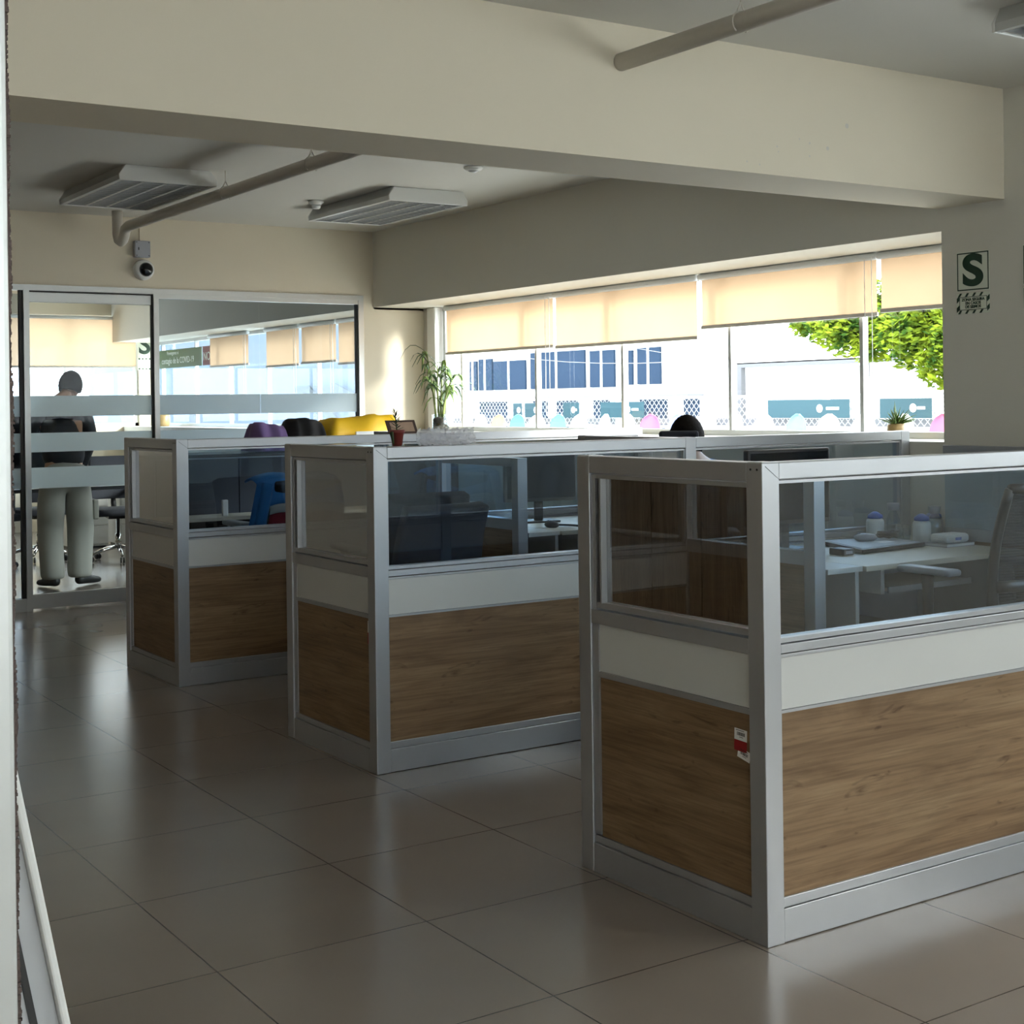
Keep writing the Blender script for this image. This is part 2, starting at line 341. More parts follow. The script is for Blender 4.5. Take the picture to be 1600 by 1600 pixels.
def ribbon_x(name, y, x0, x1, z0, z1, mull):
    r = sroot(name, ((x0+x1)/2, y, z0))
    f = MB(); f.box((x0, y-.03, z0), (x1, y+.03, z0+.04)); f.box((x0, y-.03, z1-.04), (x1, y+.03, z1)); f.box((x0, y-.03, z0), (x0+.04, y+.03, z1)); f.box((x1-.04, y-.03, z0), (x1, y+.03, z1))
    f.build('window_frame', 'aluminium_frame', r)
    for m in mull: box('mullion', (m-.013, y-.02, z0+.04), (m+.013, y+.02, z1-.04), 'aluminium_frame', r)
    ed = sorted([x0+.04]+list(mull)+[x1-.04])
    for a, b in zip(ed, ed[1:]): box('pane', (a+.013, y-.003, z0+.04), (b-.013, y+.003, z1-.04), 'window_glass', r)
ribbon_x('window_4', YF+.08, 0.9, 3.80, SILL, 2.50, (1.9, 2.93))
ribbon_x('added_window_5', YN-.08, -2.9, 3.8, 0.85, 2.6, (-1.56, -0.22, 1.12, 2.46))  # added behind the camera to light the faces turned that way
# jamb boards and the white riser at the corner of window_1
struct(box('trim_3', (3.93, 7.30, SILL), (3.99, YP, LIN), 'pipe_paint'))
struct(box('trim_4', (3.90, 7.17, SILL), (3.985, 7.30, LIN), 'white_enamel', bevel=.01))

# ---- glazed partition: fixed lights, door leaf with frosted bands
BANDS = ((1.353, 1.499), (1.105, 1.239), (0.851, 0.997))
gp = sroot('window_6', (2.5, YP, 0))
fr = MB()
fr.box((0.30, YP-.02, 2.235), (3.37, YP+.06, 2.275)); fr.box((1.652, YP-.02, 0), (1.69, YP+.06, 2.235)); fr.box((3.325, YP-.02, 0), (3.37, YP+.06, 2.235))
fr.box((0.722, YP-.02, 0), (0.762, YP+.06, 2.235)); fr.box((1.69, YP-.015, 2.205), (3.325, YP+.05, 2.235)); fr.box((1.69, YP-.015, 0), (3.325, YP+.05, .09)); fr.box((0.30, YP-.015, 0), (0.722, YP+.05, .09))
fr.box((0.30, YP-.02, 0), (0.33, YP+.06, 2.235)); fr.build('window_frame', 'aluminium_frame', gp)
box('gasket', (1.640, YP-.005, 0.01), (1.652, YP+.03, 2.235), 'dark_gasket', gp); box('gasket', (3.312, YP-.005, .09), (3.325, YP+.03, 2.205), 'dark_gasket', gp)
box('gasket', (0.695, YP-.005, 0.09), (0.722, YP+.03, 2.235), 'dark_gasket', gp)
for a, b in ((1.69, 2.488), (2.492, 3.312), (0.33, 0.695)):
    box('pane', (a, YP+.01, .09), (b, YP+.018, 2.21), 'tinted_glass', gp)
    for z0, z1 in BANDS: box('frosted_band', (a, YP+.004, z0), (b, YP+.008, z1), 'frosted_film', gp)
dr = sroot('door_1', (1.2, YP, 0))
d = MB(); d.box((0.762, YP, 2.155), (1.640, YP+.04, 2.225)); d.box((0.762, YP, 0.012), (1.640, YP+.04, 0.112)); d.build('door_rail', 'aluminium_frame', dr, bevel=.003)
box('pane', (0.766, YP+.014, .112), (1.636, YP+.024, 2.155), 'clear_glass', dr)
for z0, z1 in BANDS: box('frosted_band', (0.766, YP+.006, z0), (1.636, YP+.010, z1), 'frosted_film', dr)
box('gasket', (0.762, YP+.004, 2.225), (1.640, YP+.03, 2.235), 'dark_gasket', dr)
# glass door leaf standing right beside the camera, with its brush seal
d2 = sroot('door_2', (-1.78, -1.98, 0))
MB().box((-1.800, -2.000, 0.01), (-1.7368, -1.955, 2.7)).build('door_stile', 'aluminium_frame', d2, bevel=.003)
bs = MB()
for i in range(1900):
    z = 0.02+i*0.0014; a = .0046+.0005*math.sin(i*.11)+random.uniform(-.0004, .0004); bs.box((-1.7368, -1.985+random.uniform(-.001, .001), z), (-1.7368+a, -1.978+random.uniform(-.001, .001), z+.0016))
bs.build('brush_seal', 'pile_brown', d2)

# ---------------------------------------------------------------- cubicle partitions
ZT, ZR, ZG1, ZG0, ZM, ZW, ZS, ZK = 1.243, 1.198, 1.187, 0.786, 0.748, 0.600, 0.592, 0.116
TH = 0.06
def bay_x(root, xa, xb, y):          # one bay of panels running along x, its outer face at y
    b = MB(); b.box((xa, y, ZR), (xb, y+TH, ZT)); b.build('top_rail', 'aluminium', root, bevel=.003)
    f = MB(); f.box((xa, y+.008, ZG1), (xb, y+TH-.008, ZR-.003)); f.box((xa, y+.008, ZG0-.012), (xb, y+TH-.008, ZG0)); f.box((xa, y+.008, ZG0), (xa+.006, y+TH-.008, ZG1)); f.box((xb-.006, y+.008, ZG0), (xb, y+TH-.008, ZG1))
    f.build('glazing_frame', 'aluminium', root)
    box('glass_pane', (xa+.006, y+.026, ZG0), (xb-.006, y+.032, ZG1), 'partition_glass', root)
    m = MB(); m.box((xa, y+.001, ZM), (xb, y+TH-.001, ZG0-.015)); m.box((xa, y+.005, ZM-.012), (xb, y+TH-.005, ZM-.003)); m.build('middle_rail', 'aluminium', root, bevel=.0015)
    box('white_panel', (xa, y+.010, ZW+.001), (xb, y+TH-.01, ZM-.012), 'white_laminate', root)
    box('trim_strip', (xa, y+.006, ZS), (xb, y+TH-.006, ZW), 'aluminium', root)
    box('wood_panel', (xa+.002, y+.011, ZK), (xb-.002, y+TH-.011, ZS), 'oak_along_x', root)
    k = MB(); k.box((xa, y+.005, 0.09), (xb, y+TH-.005, ZK)); k.box((xa, y+.001, 0.002), (xb, y+TH-.001, 0.0885)); k.build('base_rail', 'aluminium', root, bevel=.0015)
def bay_y(root, ya, yb, x):          # one bay running along y, its outer face at x
    b = MB(); b.box((x, ya, ZR-.006), (x+TH, yb, ZT)); b.build('top_rail', 'aluminium', root, bevel=.003)
    f = MB(); f.box((x+.008, ya, ZG1-.010), (x+TH-.008, yb, ZR-.009)); f.box((x+.008, ya, ZG0+.005), (x+TH-.008, yb, ZG0+.022)); f.box((x+.006, yb-.022, ZG0), (x+TH-.006, yb-.012, ZG1)); f.box((x+.006, yb-.048, ZG0+.02), (x+TH-.02, yb-.040, ZG1-.01)); f.box((x+.01, yb, ZG0), (x+TH-.01, yb-.006, ZG1))
    f.build('glazing_frame', 'aluminium', root)
    box('glass_pane', (x+.026, ya, ZG0+.02), (x+.032, yb-.05, ZG1-.01), 'darkened_pane_glass', root)
    box('gasket', (x+.030, yb-.040, ZG0+.02), (x+.034, yb-.022, ZG1-.01), 'dark_gasket', root)
    m = MB(); m.box((x+.001, ya, ZM-.004), (x+TH-.001, yb, ZG0)); m.build('middle_rail', 'aluminium', root, bevel=.0015)
    box('white_panel', (x+.010, ya, ZW+.003), (x+TH-.01, yb-.03, ZM-.006), 'white_laminate', root)
    box('panel_stile', (x+.006, yb-.03, ZK), (x+TH-.006, yb-.002, ZM-.006), 'aluminium', root)
    box('trim_strip', (x+.006, ya, ZS-.006), (x+TH-.006, yb-.03, ZW+.002), 'aluminium', root)
    box('wood_panel', (x+.011, ya+.002, ZK-.004), (x+TH-.011, yb-.032, ZS-.007), 'oak_along_y', root)
    k = MB(); k.box((x+.008, ya, 0.088), (x+TH-.008, yb, ZK-.006)); k.box((x+.001, ya, 0.0), (x+TH-.001, yb, 0.0865)); k.build('base_rail', 'aluminium', root, bevel=.0015)
def post(root, x, y, h=ZT, name='post'):
    o = box(name, (x, y, 0), (x+TH, y+TH, h), 'aluminium', root, bevel=.0025)
    box('post_cap', (x+.003, y+.003, h), (x+TH-.003, y+TH-.003, h+.0015), 'aluminium', o); return o
XP = (0.617, 2.16, 3.54)
def partition(y, label, W=0.805, cross=True):
    r = thing('cubicle_partition', label, 'partition', (0.617, y, 0), None)
    for i, x in enumerate(XP[:2]):
        p = post(r, x, y, name='corner_post' if i == 0 else 'post')
        if i and not cross: continue
        post(r, x, y+W-TH)
        bay_y(r, y+TH, y+W-TH, x)
        if i == 0:
            s = MB()
            for q in (.018, .042): s.lathe([(.0032, 0.617-.0012), (.0030, 0.617+.0002)], (0, y+q, 1.225), 10, 'x')
            s.build('screw', 'dark_gasket', p)
            # mitred joint seen on the face
            MB().prism([(0.6275, y-.0006, 1.2335), (0.6285, y-.0006, 1.2345), (0.6780, y-.0006, ZR), (0.6765, y-.0006, ZR)], (0, .0007, 0)).build('mitre_line', 'dark_gasket', p)
    bay_x(r, XP[0]+TH, XP[1], y); bay_x(r, XP[1]+TH, XP[2], y); post(r, XP[2], y)
    return r
P3 = partition(-0.077, 'nearest grey framed glass and oak cubicle partition, two barcode stickers on its end', cross=False)
P2 = partition(2.040, 'middle cubicle partition of the three, small red plant pot on its top rail')
P1 = partition(4.145, 'farthest cubicle partition of the three, brown photo frame on its top rail')

def sticker(root, x, y, z, wid, hgt, tilt, red, lab):
    r = root
    def quad(mb, u0, v0, u1, v1, off):
        pts = []
        for u, v in ((u0, v0), (u1, v0), (u1, v1), (u0, v1)):
            cu, cv = u*math.cos(tilt)-v*math.sin(tilt), u*math.sin(tilt)+v*math.cos(tilt)
            pts.append((x-off, y-cu, z+cv))
        mb.prism(pts, (-.0004, 0, 0))
    b = MB(); quad(b, 0, 0, wid, hgt, 0); o = b.build('inventory_sticker', 'paper_white', r); o['label'] = lab
    if red:
        q = MB(); quad(q, 0, -hgt*.95, wid, 0, 0.0001); q2 = q.build('red_band', 'sticker_red', o)
    k = MB(); u = wid*.22
    random.seed(int(z*1000))
    while u < wid*.8:
        du = random.choice((.0011, .002, .0028)); quad(k, u, hgt*.42, u+du, hgt*.72, .0005); u += du+random.choice((.0010, .0016))
    quad(k, wid*.12, hgt*.84, wid*.78, hgt*.89, .0005); quad(k, wid*.4, hgt*.27, wid*.7, hgt*.31, .0005)
    k.build('barcode', 'dark_gasket', o)
sx = 0.617+.011
sticker(P3, sx, 0.052, 0.512, .048, .030, -.04, True, 'upper barcode sticker with a red lower half')
sticker(P3, sx, 0.042, 0.468, .048, .027, -.22, False, 'lower tilted white barcode sticker')
sticker(P2, sx, 2.125, 0.530, .045, .045, -.03, True, 'barcode sticker with red lower half beside the corner post')
sticker(P1, sx, 4.215, 0.540, .028, .022, -.03, False, 'small white sticker beside the corner post')
sticker(P1, sx, 4.215, 0.490, .028, .018, -.1, False, 'lower small white sticker beside the corner post')

# ---------------------------------------------------------------- desks
def cross_screen(y0, y1, x, label, h=1.12, TH=0.06):
    r = thing('desk_screen', label, 'partition', (x, y0, 0))
    box('post', (x, y0, 0), (x+TH, y0+.06, h), 'aluminium', r, bevel=.0025)
    box('top_rail', (x, y0+.06, h-.045), (x+TH, y1, h), 'aluminium', r, bevel=.002)
    box('glass_pane', (x+TH/2-.003, y0+.06, .80), (x+TH/2+.003, y1, h-.045), 'partition_glass', r)
    box('middle_rail', (x+.001, y0+TH, .745), (x+TH-.001, y1, .80), 'aluminium', r)
    box('wood_panel', (x+.008, y0+.06, .09), (x+TH-.008, y1, .745), 'oak_along_y', r)
    box('base_rail', (x+.002, y0+TH, 0), (x+TH-.002, y1, .09), 'aluminium', r)
cross_screen(1.27, 2.035, 2.16, 'low side screen with pale post, seen through the nearest partition glass')
cross_screen(3.375, 4.14, 2.16, 'low side screen with pale post, seen through the middle partition glass')
cross_screen(1.05, 1.70, 3.435, 'side screen against the column at the right end of the bottle desk', h=1.182, TH=0.03)
def desk(y0, y1, xa, xb, label, tray=True):
    r = thing('office_desk', label, 'desk', (xa, y0, 0), 'desks inside the cubicles')
    box('desktop', (xa+.2, y0, .708), (xb, y1, .73), 'desk_laminate', r, bevel=.002)
    box('desktop', (xa, y0+.015, .708), (xa+.197, y1, .73), 'white_laminate', r, bevel=.002)
    if tray == 'long': box('desktop', (xb, 1.73, .708), (3.595, y1, .73), 'desk_laminate', r)
    box('edge_band', (xa+.2, y0-.002, .7085), (xb, y0, .7295), 'desk_laminate', r)
    for x in (xa+.19, xb-.025): box('side_panel', (x, y0+.05, 0), (x+.02, y1-.02, .708), 'white_laminate', r)
    box('side_panel', (xa+.34, y0+.05, .60), (xa+.36, y0+.45, .708), 'white_laminate', r)
    box('back_panel', (xa+.21, y1-.2, .3), (xb-.025, y1-.185, .708), 'grey_plastic', r)
    if tray:
        t = box('keyboard_tray', (xa+.42, y0+.08, .600), (xa+.92, y0+.42, .618), 'desk_laminate', r, bevel=.002)
        box('tray_edge', (xa+.41, y0+.072, .597), (xa+.93, y0+.08, .621), 'aluminium', t)
    return r
desk(1.245, 2.035, 2.222, 3.43, 'desk behind the mesh chair, holding blue capped bottles', 'long')
desk(3.355, 4.14, 2.222, 3.58, 'desk behind the middle partition, holding a black mouse')
def tower(x, y, label):
    r = thing('computer_tower', label, 'computer', (x, y, 0), None)
    box('case', (x, y, .02), (x+.18, y+.40, .42), 'black_plastic', r, bevel=.006)
    for a in (.02, .13):
        for b in (.04, .34): box('foot', (x+a, y+b, 0), (x+a+.03, y+b+.02, .02), 'black_plastic', r)
    box('front_panel', (x+.01, y-.008, .03), (x+.17, y, .41), 'dark_gasket', r, bevel=.004)
    box('disc_slot', (x+.03, y-.010, .34), (x+.15, y-.008, .365), 'grey_plastic', r)
tower(2.80, 1.44, 'black computer tower standing under the desk with the blue capped bottles')
tower(2.55, 3.58, 'black computer tower standing under the desk of the middle cubicle')
def monitor(x, y, z, label, wd=.50, ht=.30, group='black monitors on the desks', rz=0):
    r = thing('computer_monitor', label, 'monitor', (x, y, z), group); r.rotation_euler.z = 0
    box('stand_base', (x-.11, y-.02, z), (x+.11, y+.14, z+.012), 'black_plastic', r, bevel=.004)
    box('stand_neck', (x-.025, y+.035, z+.012), (x+.025, y+.055, z+.28), 'black_plastic', r, bevel=.003)
    c = box('housing', (x-wd/2, y, z+.12), (x+wd/2, y+.035, z+.12+ht), 'black_plastic', r, bevel=.008)
    box('screen', (x-wd/2+.015, y-.002, z+.14), (x+wd/2-.015, y+.001, z+.12+ht-.015), 'black_screen', r)
    r.rotation_euler.z = rz
    return r
monitor(2.61, 1.86, .73, 'black monitor beside the pale post behind the nearest partition', .50, .335)
monitor(2.64, 3.86, .73, 'black monitor with cable behind the middle partition, left of its pair', .44, .30, rz=R(-12))
monitor(3.16, 3.86, .73, 'black monitor behind the middle partition, right of its pair', .44, .36, rz=R(10))

def mouse(x, y, z, label, mat='black_plastic', rz=0):
    r = thing('computer_mouse', label, 'mouse', (x, y, z))
    MB().ball((x, y, z+.016), (.032, .055, .020), 14, 8).build('mouse_body', mat, r, True)
    MB().lathe([(.006, -.003), (.006, .003)], (x, y+.03, z+.034), 10, 'x').build('scroll_wheel', 'grey_plastic', r)
    r.rotation_euler.z = rz
mouse(2.50, 3.56, .73, 'black mouse on the desk behind the middle partition glass')
def tube_thing(name, pts, rad, mat, label, cat, group=None):
    o = MB().tube(pts, rad, 8).build(name, mat, None, True); return tag(recentre(o), label, cat, group)
tube_thing('computer_cable', [(2.55, 3.62, .74), (2.60, 3.52, .74), (2.66, 3.44, .735), (2.70, 3.33, .70), (2.71, 3.31, .55), (2.66, 3.33, .38), (2.55, 3.40, .26), (2.50, 3.5, .12)], .006, 'black_plastic', 'black cable looping off the desk behind the middle partition', 'cable')
tube_thing('computer_cable', [(2.47, 1.50, .62), (2.50, 1.44, .5), (2.55, 1.42, .36), (2.62, 1.42, .26), (2.70, 1.45, .20), (2.77, 1.5, .18)], .008, 'black_plastic', 'black cable hanging beside the computer tower under the bottle desk', 'cable')

# flat black display lying on the desk, charger, headset
r = thing('laptop_tray', 'flat black display lying face up on the desk with the bottles', 'display', (3.0, 1.76, .73))
def skewbox(name, pts, z0, z1, mat, par, bevel=0): return MB().prism([(x, y, z0) for x, y in pts], (0, 0, z1-z0)).build(name, mat, par, bevel=bevel)
skewbox('housing', [(2.74, 1.56), (3.19, 1.60), (3.24, 1.86), (2.90, 1.97)], .732, .752, 'black_plastic', r, .004)
skewbox('screen', [(2.76, 1.58), (3.175, 1.615), (3.225, 1.85), (2.91, 1.95)], .752, .7535, 'grey_plastic', r)
mouse(3.02, 1.80, .7535, 'grey and black mouse on the flat display', 'grey_plastic', R(60))
pts = []
random.seed(3)
for i in range(60):
    g = i*0.75; pts.append((3.145+.055*math.cos(g)*(1+.2*math.sin(i)), 1.78+.035*math.sin(g)*(1+.2*math.cos(i*1.3)), .760+.0004*i+.010*abs(math.sin(i*.9))))
tube_thing('coiled_cable', pts, .0035, 'black_plastic', 'black cable coiled in a bundle on the flat display', 'cable')
def paper(pts, z, label): 
    o = MB().prism([(x, y, z) for x, y in pts], (0, 0, .001)).build('paper_sheet', 'paper_white'); tag(recentre(o), label, 'paper')
paper([(3.00, 1.68), (3.09, 1.69), (3.10, 1.75), (3.01, 1.75)], .7537, 'small white paper slip in front of the grey mouse')
r = thing('charger_block', 'small black charger block at the left end of the bottle desk', 'charger', (2.66, 1.60, .73))
box('charger_body', (2.64, 1.57, .7302), (2.70, 1.66, .758), 'black_plastic', r, bevel=.004)
box('charger_label', (2.65, 1.569, .737), (2.69, 1.5702, .751), 'grey_plastic', r)

def gel(x, y, label, h=.105, rr=.042):
    r = thing('gel_jar', label, 'jar', (x, y, .73), 'blue capped milky jars on the desk')
    MB().lathe([(rr*.94, .001), (rr, .008), (rr, h-.02), (rr*.93, h-.008), (rr*.6, h)], (x, y, .73), 24).build('jar_body', 'milky_plastic', r, True)
    MB().lathe([(rr*.80, h-.002), (rr*.84, h+.004), (rr*.8, h+.014), (rr*.4, h+.026), (rr*.22, h+.03)], (x, y, .73), 24).build('cap', 'blue_cap', r, True)
    MB().tube([(x+rr*.7, y, .73+h+.01), (x+rr*1.15, y, .73+h+.012), (x+rr*1.2, y, .73+h-.004)], .003, 6).build('cap_strap', 'blue_cap', r, True)
gel(3.27, 1.97, 'milky jar with blue cap left of the clear bottles'); gel(3.33, 1.74, 'milky jar with blue cap in front, middle of the three'); gel(3.53, 1.84, 'milky jar with blue cap nearest the mesh chair', .10, .046)
def bottle(x, y, h, label):
    r = thing('glass_bottle', label, 'bottle', (x, y, .73), 'clear glass bottles on the desk')
    MB().lathe([(.030, 0.0), (.034, .01), (.034, h*.55), (.026, h*.68), (.017, h*.78), (.017, h*.84)], (x, y, .7305), 20).build('bottle_body', 'bottle_glass', r, True)
    MB().lathe([(.022, h*.80), (.026, h*.81), (.030, h), (.029, h*1.005)], (x, y, .7305), 20).build('stopper', 'grey_plastic', r, True)
bottle(3.38, 1.955, .17, 'clear glass bottle with grey stopper between two milky jars'); bottle(3.455, 1.77, .16, 'clear glass bottle with grey stopper right of the front milky jar')
r = thing('glass_mug', 'small clear glass mug beside the front milky jar', 'mug', (3.335, 1.855, .73))
MB().lathe([(.030, 0), (.034, .004), (.036, .075), (.033, .075), (.031, .008), (.001, .008)], (3.335, 1.855, .7305), 20).build('mug_body', 'bottle_glass', r, True)
MB().tube([(3.31, 1.83, .79), (3.295, 1.82, .785), (3.29, 1.817, .765), (3.30, 1.825, .745), (3.31, 1.832, .745)], .004, 8).build('mug_handle', 'bottle_glass', r, True)
r = thing('tissue_pack', 'white printed tissue pack on the desk beside the mesh chair back', 'tissue', (3.36, 1.56, .73))
MB().box((3.25, 1.53, .7455), (3.41, 1.63, .785)).build('pack_body', 'paper_white', r, bevel=.014)
box('pack_print', (3.31, 1.529, .757), (3.35, 1.5302, .770), 'blue_cap', r); 
r = thing('notebook', 'white notebook lying under the tissue pack', 'notebook', (3.36, 1.56, .73))
box('pages', (3.232, 1.512, .7325), (3.418, 1.648, .7435), 'paper_white', r)
MB().box((3.23, 1.51, .7302), (3.42, 1.65, .7325)).box((3.23, 1.51, .7435), (3.42, 1.65, .7455)).build('cover', 'grey_plastic', r)

# ---------------------------------------------------------------- office chairs
def office_chair(label, kind='mesh', group=None, chrome=False, head=False, top=1.05, cat='office chair'):
    r = thing('office_chair', label, cat, (0, 0, 0), group)
    bm = 'chrome' if chrome else 'black_plastic'
    for k in range(5):
        a = 2*math.pi*k/5+.3
        e = (.27*math.cos(a), .27*math.sin(a))
        lg = MB().tube([(.03*math.cos(a), .03*math.sin(a), .13), (e[0]*.6, e[1]*.6, .105), (e[0], e[1], .075)], [.020, .017, .013], 8).build('base_leg', bm, r, True)
        q = MB()
        for s_ in (-.013, .013):
            c = (e[0]-math.sin(a)*s_, e[1]+math.cos(a)*s_, .030)
            q.tube([(c[0]-math.sin(a)*-.006, c[1]+math.cos(a)*-.006, c[2]), (c[0]-math.sin(a)*.006, c[1]+math.cos(a)*.006, c[2])], .028, 14)
        q.build('caster', 'black_plastic', lg, True)
    MB().tube([(0, 0, .12), (0, 0, .25), (0, 0, .251), (0, 0, .40)], [.028, .028, .016, .016], 12).build('gas_column', bm, r, True)
    MB().box((-.10, -.12, .395), (.10, .12, .425)).build('seat_plate', 'black_plastic', r, bevel=.006)
    MB().box((-.245, -.22, .425), (.245, .25, .49)).build('seat', 'dark_fabric', r, True, bevel=.03)
    def bc(u, v):   # curved back surface, u across, v up
        x = (u-.5)*(.46-.03*v); z = .56+v*(top-.56); y = -.25-.075*v-.03*(1-(2*u-1)**2)+.03*math.sin(v*3.1)
        return Vector((x, y, z))
    if kind == 'mesh':
        MB().grid(bc, 10, 14).build('back_mesh', 'chair_net', r, True)
        stripes = MB()
        for j in range(1, 44):
            v = j/44; stripes.tube([bc(i/8, v)+Vector((0, -.002, 0)) for i in range(9)], .0022, 4)
        stripes.build('mesh_weave', 'dark_fabric', r)
        fr_ = MB()
        fr_.tube([bc(0, j/10) for j in range(11)], [.024, .024]+[.02]*8+[.018], 8); fr_.tube([bc(1, j/10) for j in range(11)], [.024, .024]+[.02]*8+[.018], 8)
        fr_.tube([bc(i/8, 1) for i in range(9)], .02, 8); fr_.tube([bc(i/8, .22)+Vector((0, -.012, 0)) for i in range(9)], .024, 8); fr_.tube([bc(i/8, 0) for i in range(9)], .022, 8)
        fr_.build('back_frame', 'black_plastic', r, True)
    else:
        MB().grid(bc, 10, 14).build('backrest', 'dark_fabric', r, True, solid=.06, bevel=.01)
    MB().tube([(0, -.08, .41), (0, -.22, .42), (0, -.29, .52), tuple(bc(.5, .25)+Vector((0, -.035, 0)))], [.022, .025, .025, .02], 8).build('back_support', 'black_plastic', r, True)
    for s_ in (-1, 1):
        a = MB().tube([(s_*.20, .02, .44), (s_*.285, .02, .46), (s_*.295, .01, .60), (s_*.285, .02, .70)], [.018, .022, .022, .026], 8).build('armrest', 'black_plastic', r, True)
        MB().box((s_*.285-.04, -.12, .70), (s_*.285+.04, .15, .728)).build('arm_pad', 'grey_plastic', a, True, bevel=.012)
    if head:
        h = MB(); h.box((-.10, -.345, top+.09), (.10, -.31, top+.19)); h.build('headrest', 'dark_fabric', r, bevel=.014)
        MB().tube([tuple(bc(.5, .9)), (0, -.34, top+.12)], .014, 8).build('headrest_arm', 'black_plastic', r, True)
    return r
def place(o, x, y, rz): o.location = (x, y, 0); o.rotation_euler.z = R(rz); return o
ch = office_chair('black mesh chair with grey arm pads inside the nearest partition', 'mesh'); place(ch, 2.89, 1.07, 0)
ch2 = office_chair('black padded chair inside the middle partition, left of the pale post', 'pad', top=.98); place(ch2, 1.50, 3.42, -8)
ch4 = office_chair('black chair draped with a blue and dark red jacket, inside the farthest partition', 'pad', top=.97); place(ch4, 1.66, 5.20, 4)
ch5 = office_chair('tall black chair with ribbed headrest in front of the seated person', 'mesh', head=True, top=1.065); place(ch5, 2.93, 3.03, -37)
ch6 = copy_tree(ch2); ch6['label'] = 'black padded chair inside the middle partition, beside the end panel'; place(ch6, 1.08, 2.68, 8)

# jacket over chair 4
j = thing('draped_jacket', 'blue jacket with grey stripe and dark red lining hung over a chair back', 'jacket', (1.66, 4.9, .5))
def jk(u, v):
    x = 1.36+u*.52+.02*math.sin(v*5); zt = .995-.03*abs(2*u-1)**2+.01*math.sin(u*9)
    z = zt-v*.42; y = 4.875-.045*math.sin(v*2.2)+.012*math.sin(u*14)*v
    return (x, y, z)
def part(u0, u1, v0, v1): return lambda a, b: jk(u0+(u1-u0)*a, v0+(v1-v0)*b)
MB().grid(lambda a, b: (jk(a, 0)[0], 4.875+.17*(1-b)-.0*b, jk(a, 0)[2]+.02*math.sin(b*math.pi)) , 14, 4).build('jacket_collar', 'blue_cloth', j, True, solid=.012)
MB().grid(part(0, 1, 0, .36), 14, 6).build('jacket_yoke', 'blue_cloth', j, True, solid=.012)
MB().grid(part(.10, 1, .36, .48), 14, 3).build('jacket_stripe', 'grey_cloth', j, True, solid=.014)
MB().grid(part(.10, 1, .48, 1.0), 14, 8).build('jacket_back', 'red_cloth', j, True, solid=.012)
MB().grid(lambda a, b: (1.385-.09*b+.05*a, 4.86+.02*math.sin(a*6), .965-b*.40), 6, 10).build('jacket_sleeve', 'blue_cloth', j, True, solid=.05)

# things heaped on the cabinet behind the farthest partition
cb = thing('low_cabinet', 'low grey cabinet behind the farthest partition, carrying the yellow jacket', 'cabinet', (1.2, 5.72, 0))
box('cabinet_body', (1.10, 5.85, 0.04), (3.30, 6.30, 1.085), 'grey_plastic', cb, bevel=.004); box('plinth', (1.12, 5.88, 0), (3.28, 6.28, .04), 'black_plastic', cb); box('cabinet_top', (1.09, 5.83, 1.085), (3.31, 6.31, 1.105), 'black_plastic', cb, bevel=.003)
for k in range(4):
    x = 1.11+k*.5475; dd = box('cabinet_door', (x, 5.832, .06), (x+.54, 5.85, 1.075), 'dark_fabric', cb); box('door_handle', (x+.46, 5.820, .6), (x+.475, 5.832, .72), 'aluminium', dd)
de = thing('office_desk', 'dark topped desk in front of the low grey cabinet', 'desk', (1.1, 5.3, 0), None)
box('desktop', (1.02, 5.52, .708), (3.30, 5.80, .73), 'desk_laminate', de, bevel=.002)
for x in (1.04, 2.1, 3.26): box('side_panel', (x, 5.55, 0), (x+.02, 5.79, .708), 'white_laminate', de)
o = MB().box((1.44, 5.58, .7305), (1.475, 5.605, .83)).build('paper_box', 'paper_white', None, bevel=.004); tag(recentre(o), 'small narrow white box on the desk behind the farthest partition glass', 'box')
def cloth(name, mat, x0, x1, y0, y1, z0, zt, label, cat, seed, droop=.5):
    random.seed(seed); ph = [random.uniform(0, 6) for _ in range(6)]
    def fn(u, v):
        x = x0+(x1-x0)*u; y = y0+(y1-y0)*v
        e = min(1, 9*min(u, 1-u))*min(1, 6*min(v, 1-v)); e = e**.5
        z = z0+(zt-z0)*e*(.90+.05*math.sin(u*5+ph[0])+.03*math.sin(v*7+u*4+ph[1])+.05*abs(math.sin(u*9+v*6+ph[2])))
        return (x+.012*math.sin(v*9+ph[3]), y+.012*math.sin(u*12+ph[4]), z)
    m = MB().grid(fn, 30, 16); o = m.build(name, mat, None, True, solid=.006); return tag(recentre(o), label, cat)
ZC = 1.107
cloth('purple_bag', 'purple_cloth', 1.80, 2.04, 5.88, 6.14, ZC+.004, 1.295, 'purple cloth bag on the low cabinet beside the black bundle', 'bag', 1)
cloth('black_jacket', 'black_cloth', 2.06, 2.30, 5.86, 6.20, ZC+.004, 1.320, 'black folded jacket on the low cabinet between purple bag and yellow raincoat', 'jacket', 2)
cloth('yellow_raincoat', 'yellow_cloth', 2.32, 2.90, 5.875, 6.26, ZC+.004, 1.335, 'bright yellow folded raincoat heaped on the low cabinet', 'raincoat', 5)
r = thing('book', 'white book lying in front of the yellow raincoat', 'book', (2.66, 5.85, ZC)); box('pages', (2.50, 5.836, 1.1075), (2.86, 5.856, 1.225), 'paper_white', r); MB().box((2.497, 5.8335, 1.1055), (2.863, 5.836, 1.228)).build('cover', 'milky_plastic', r)

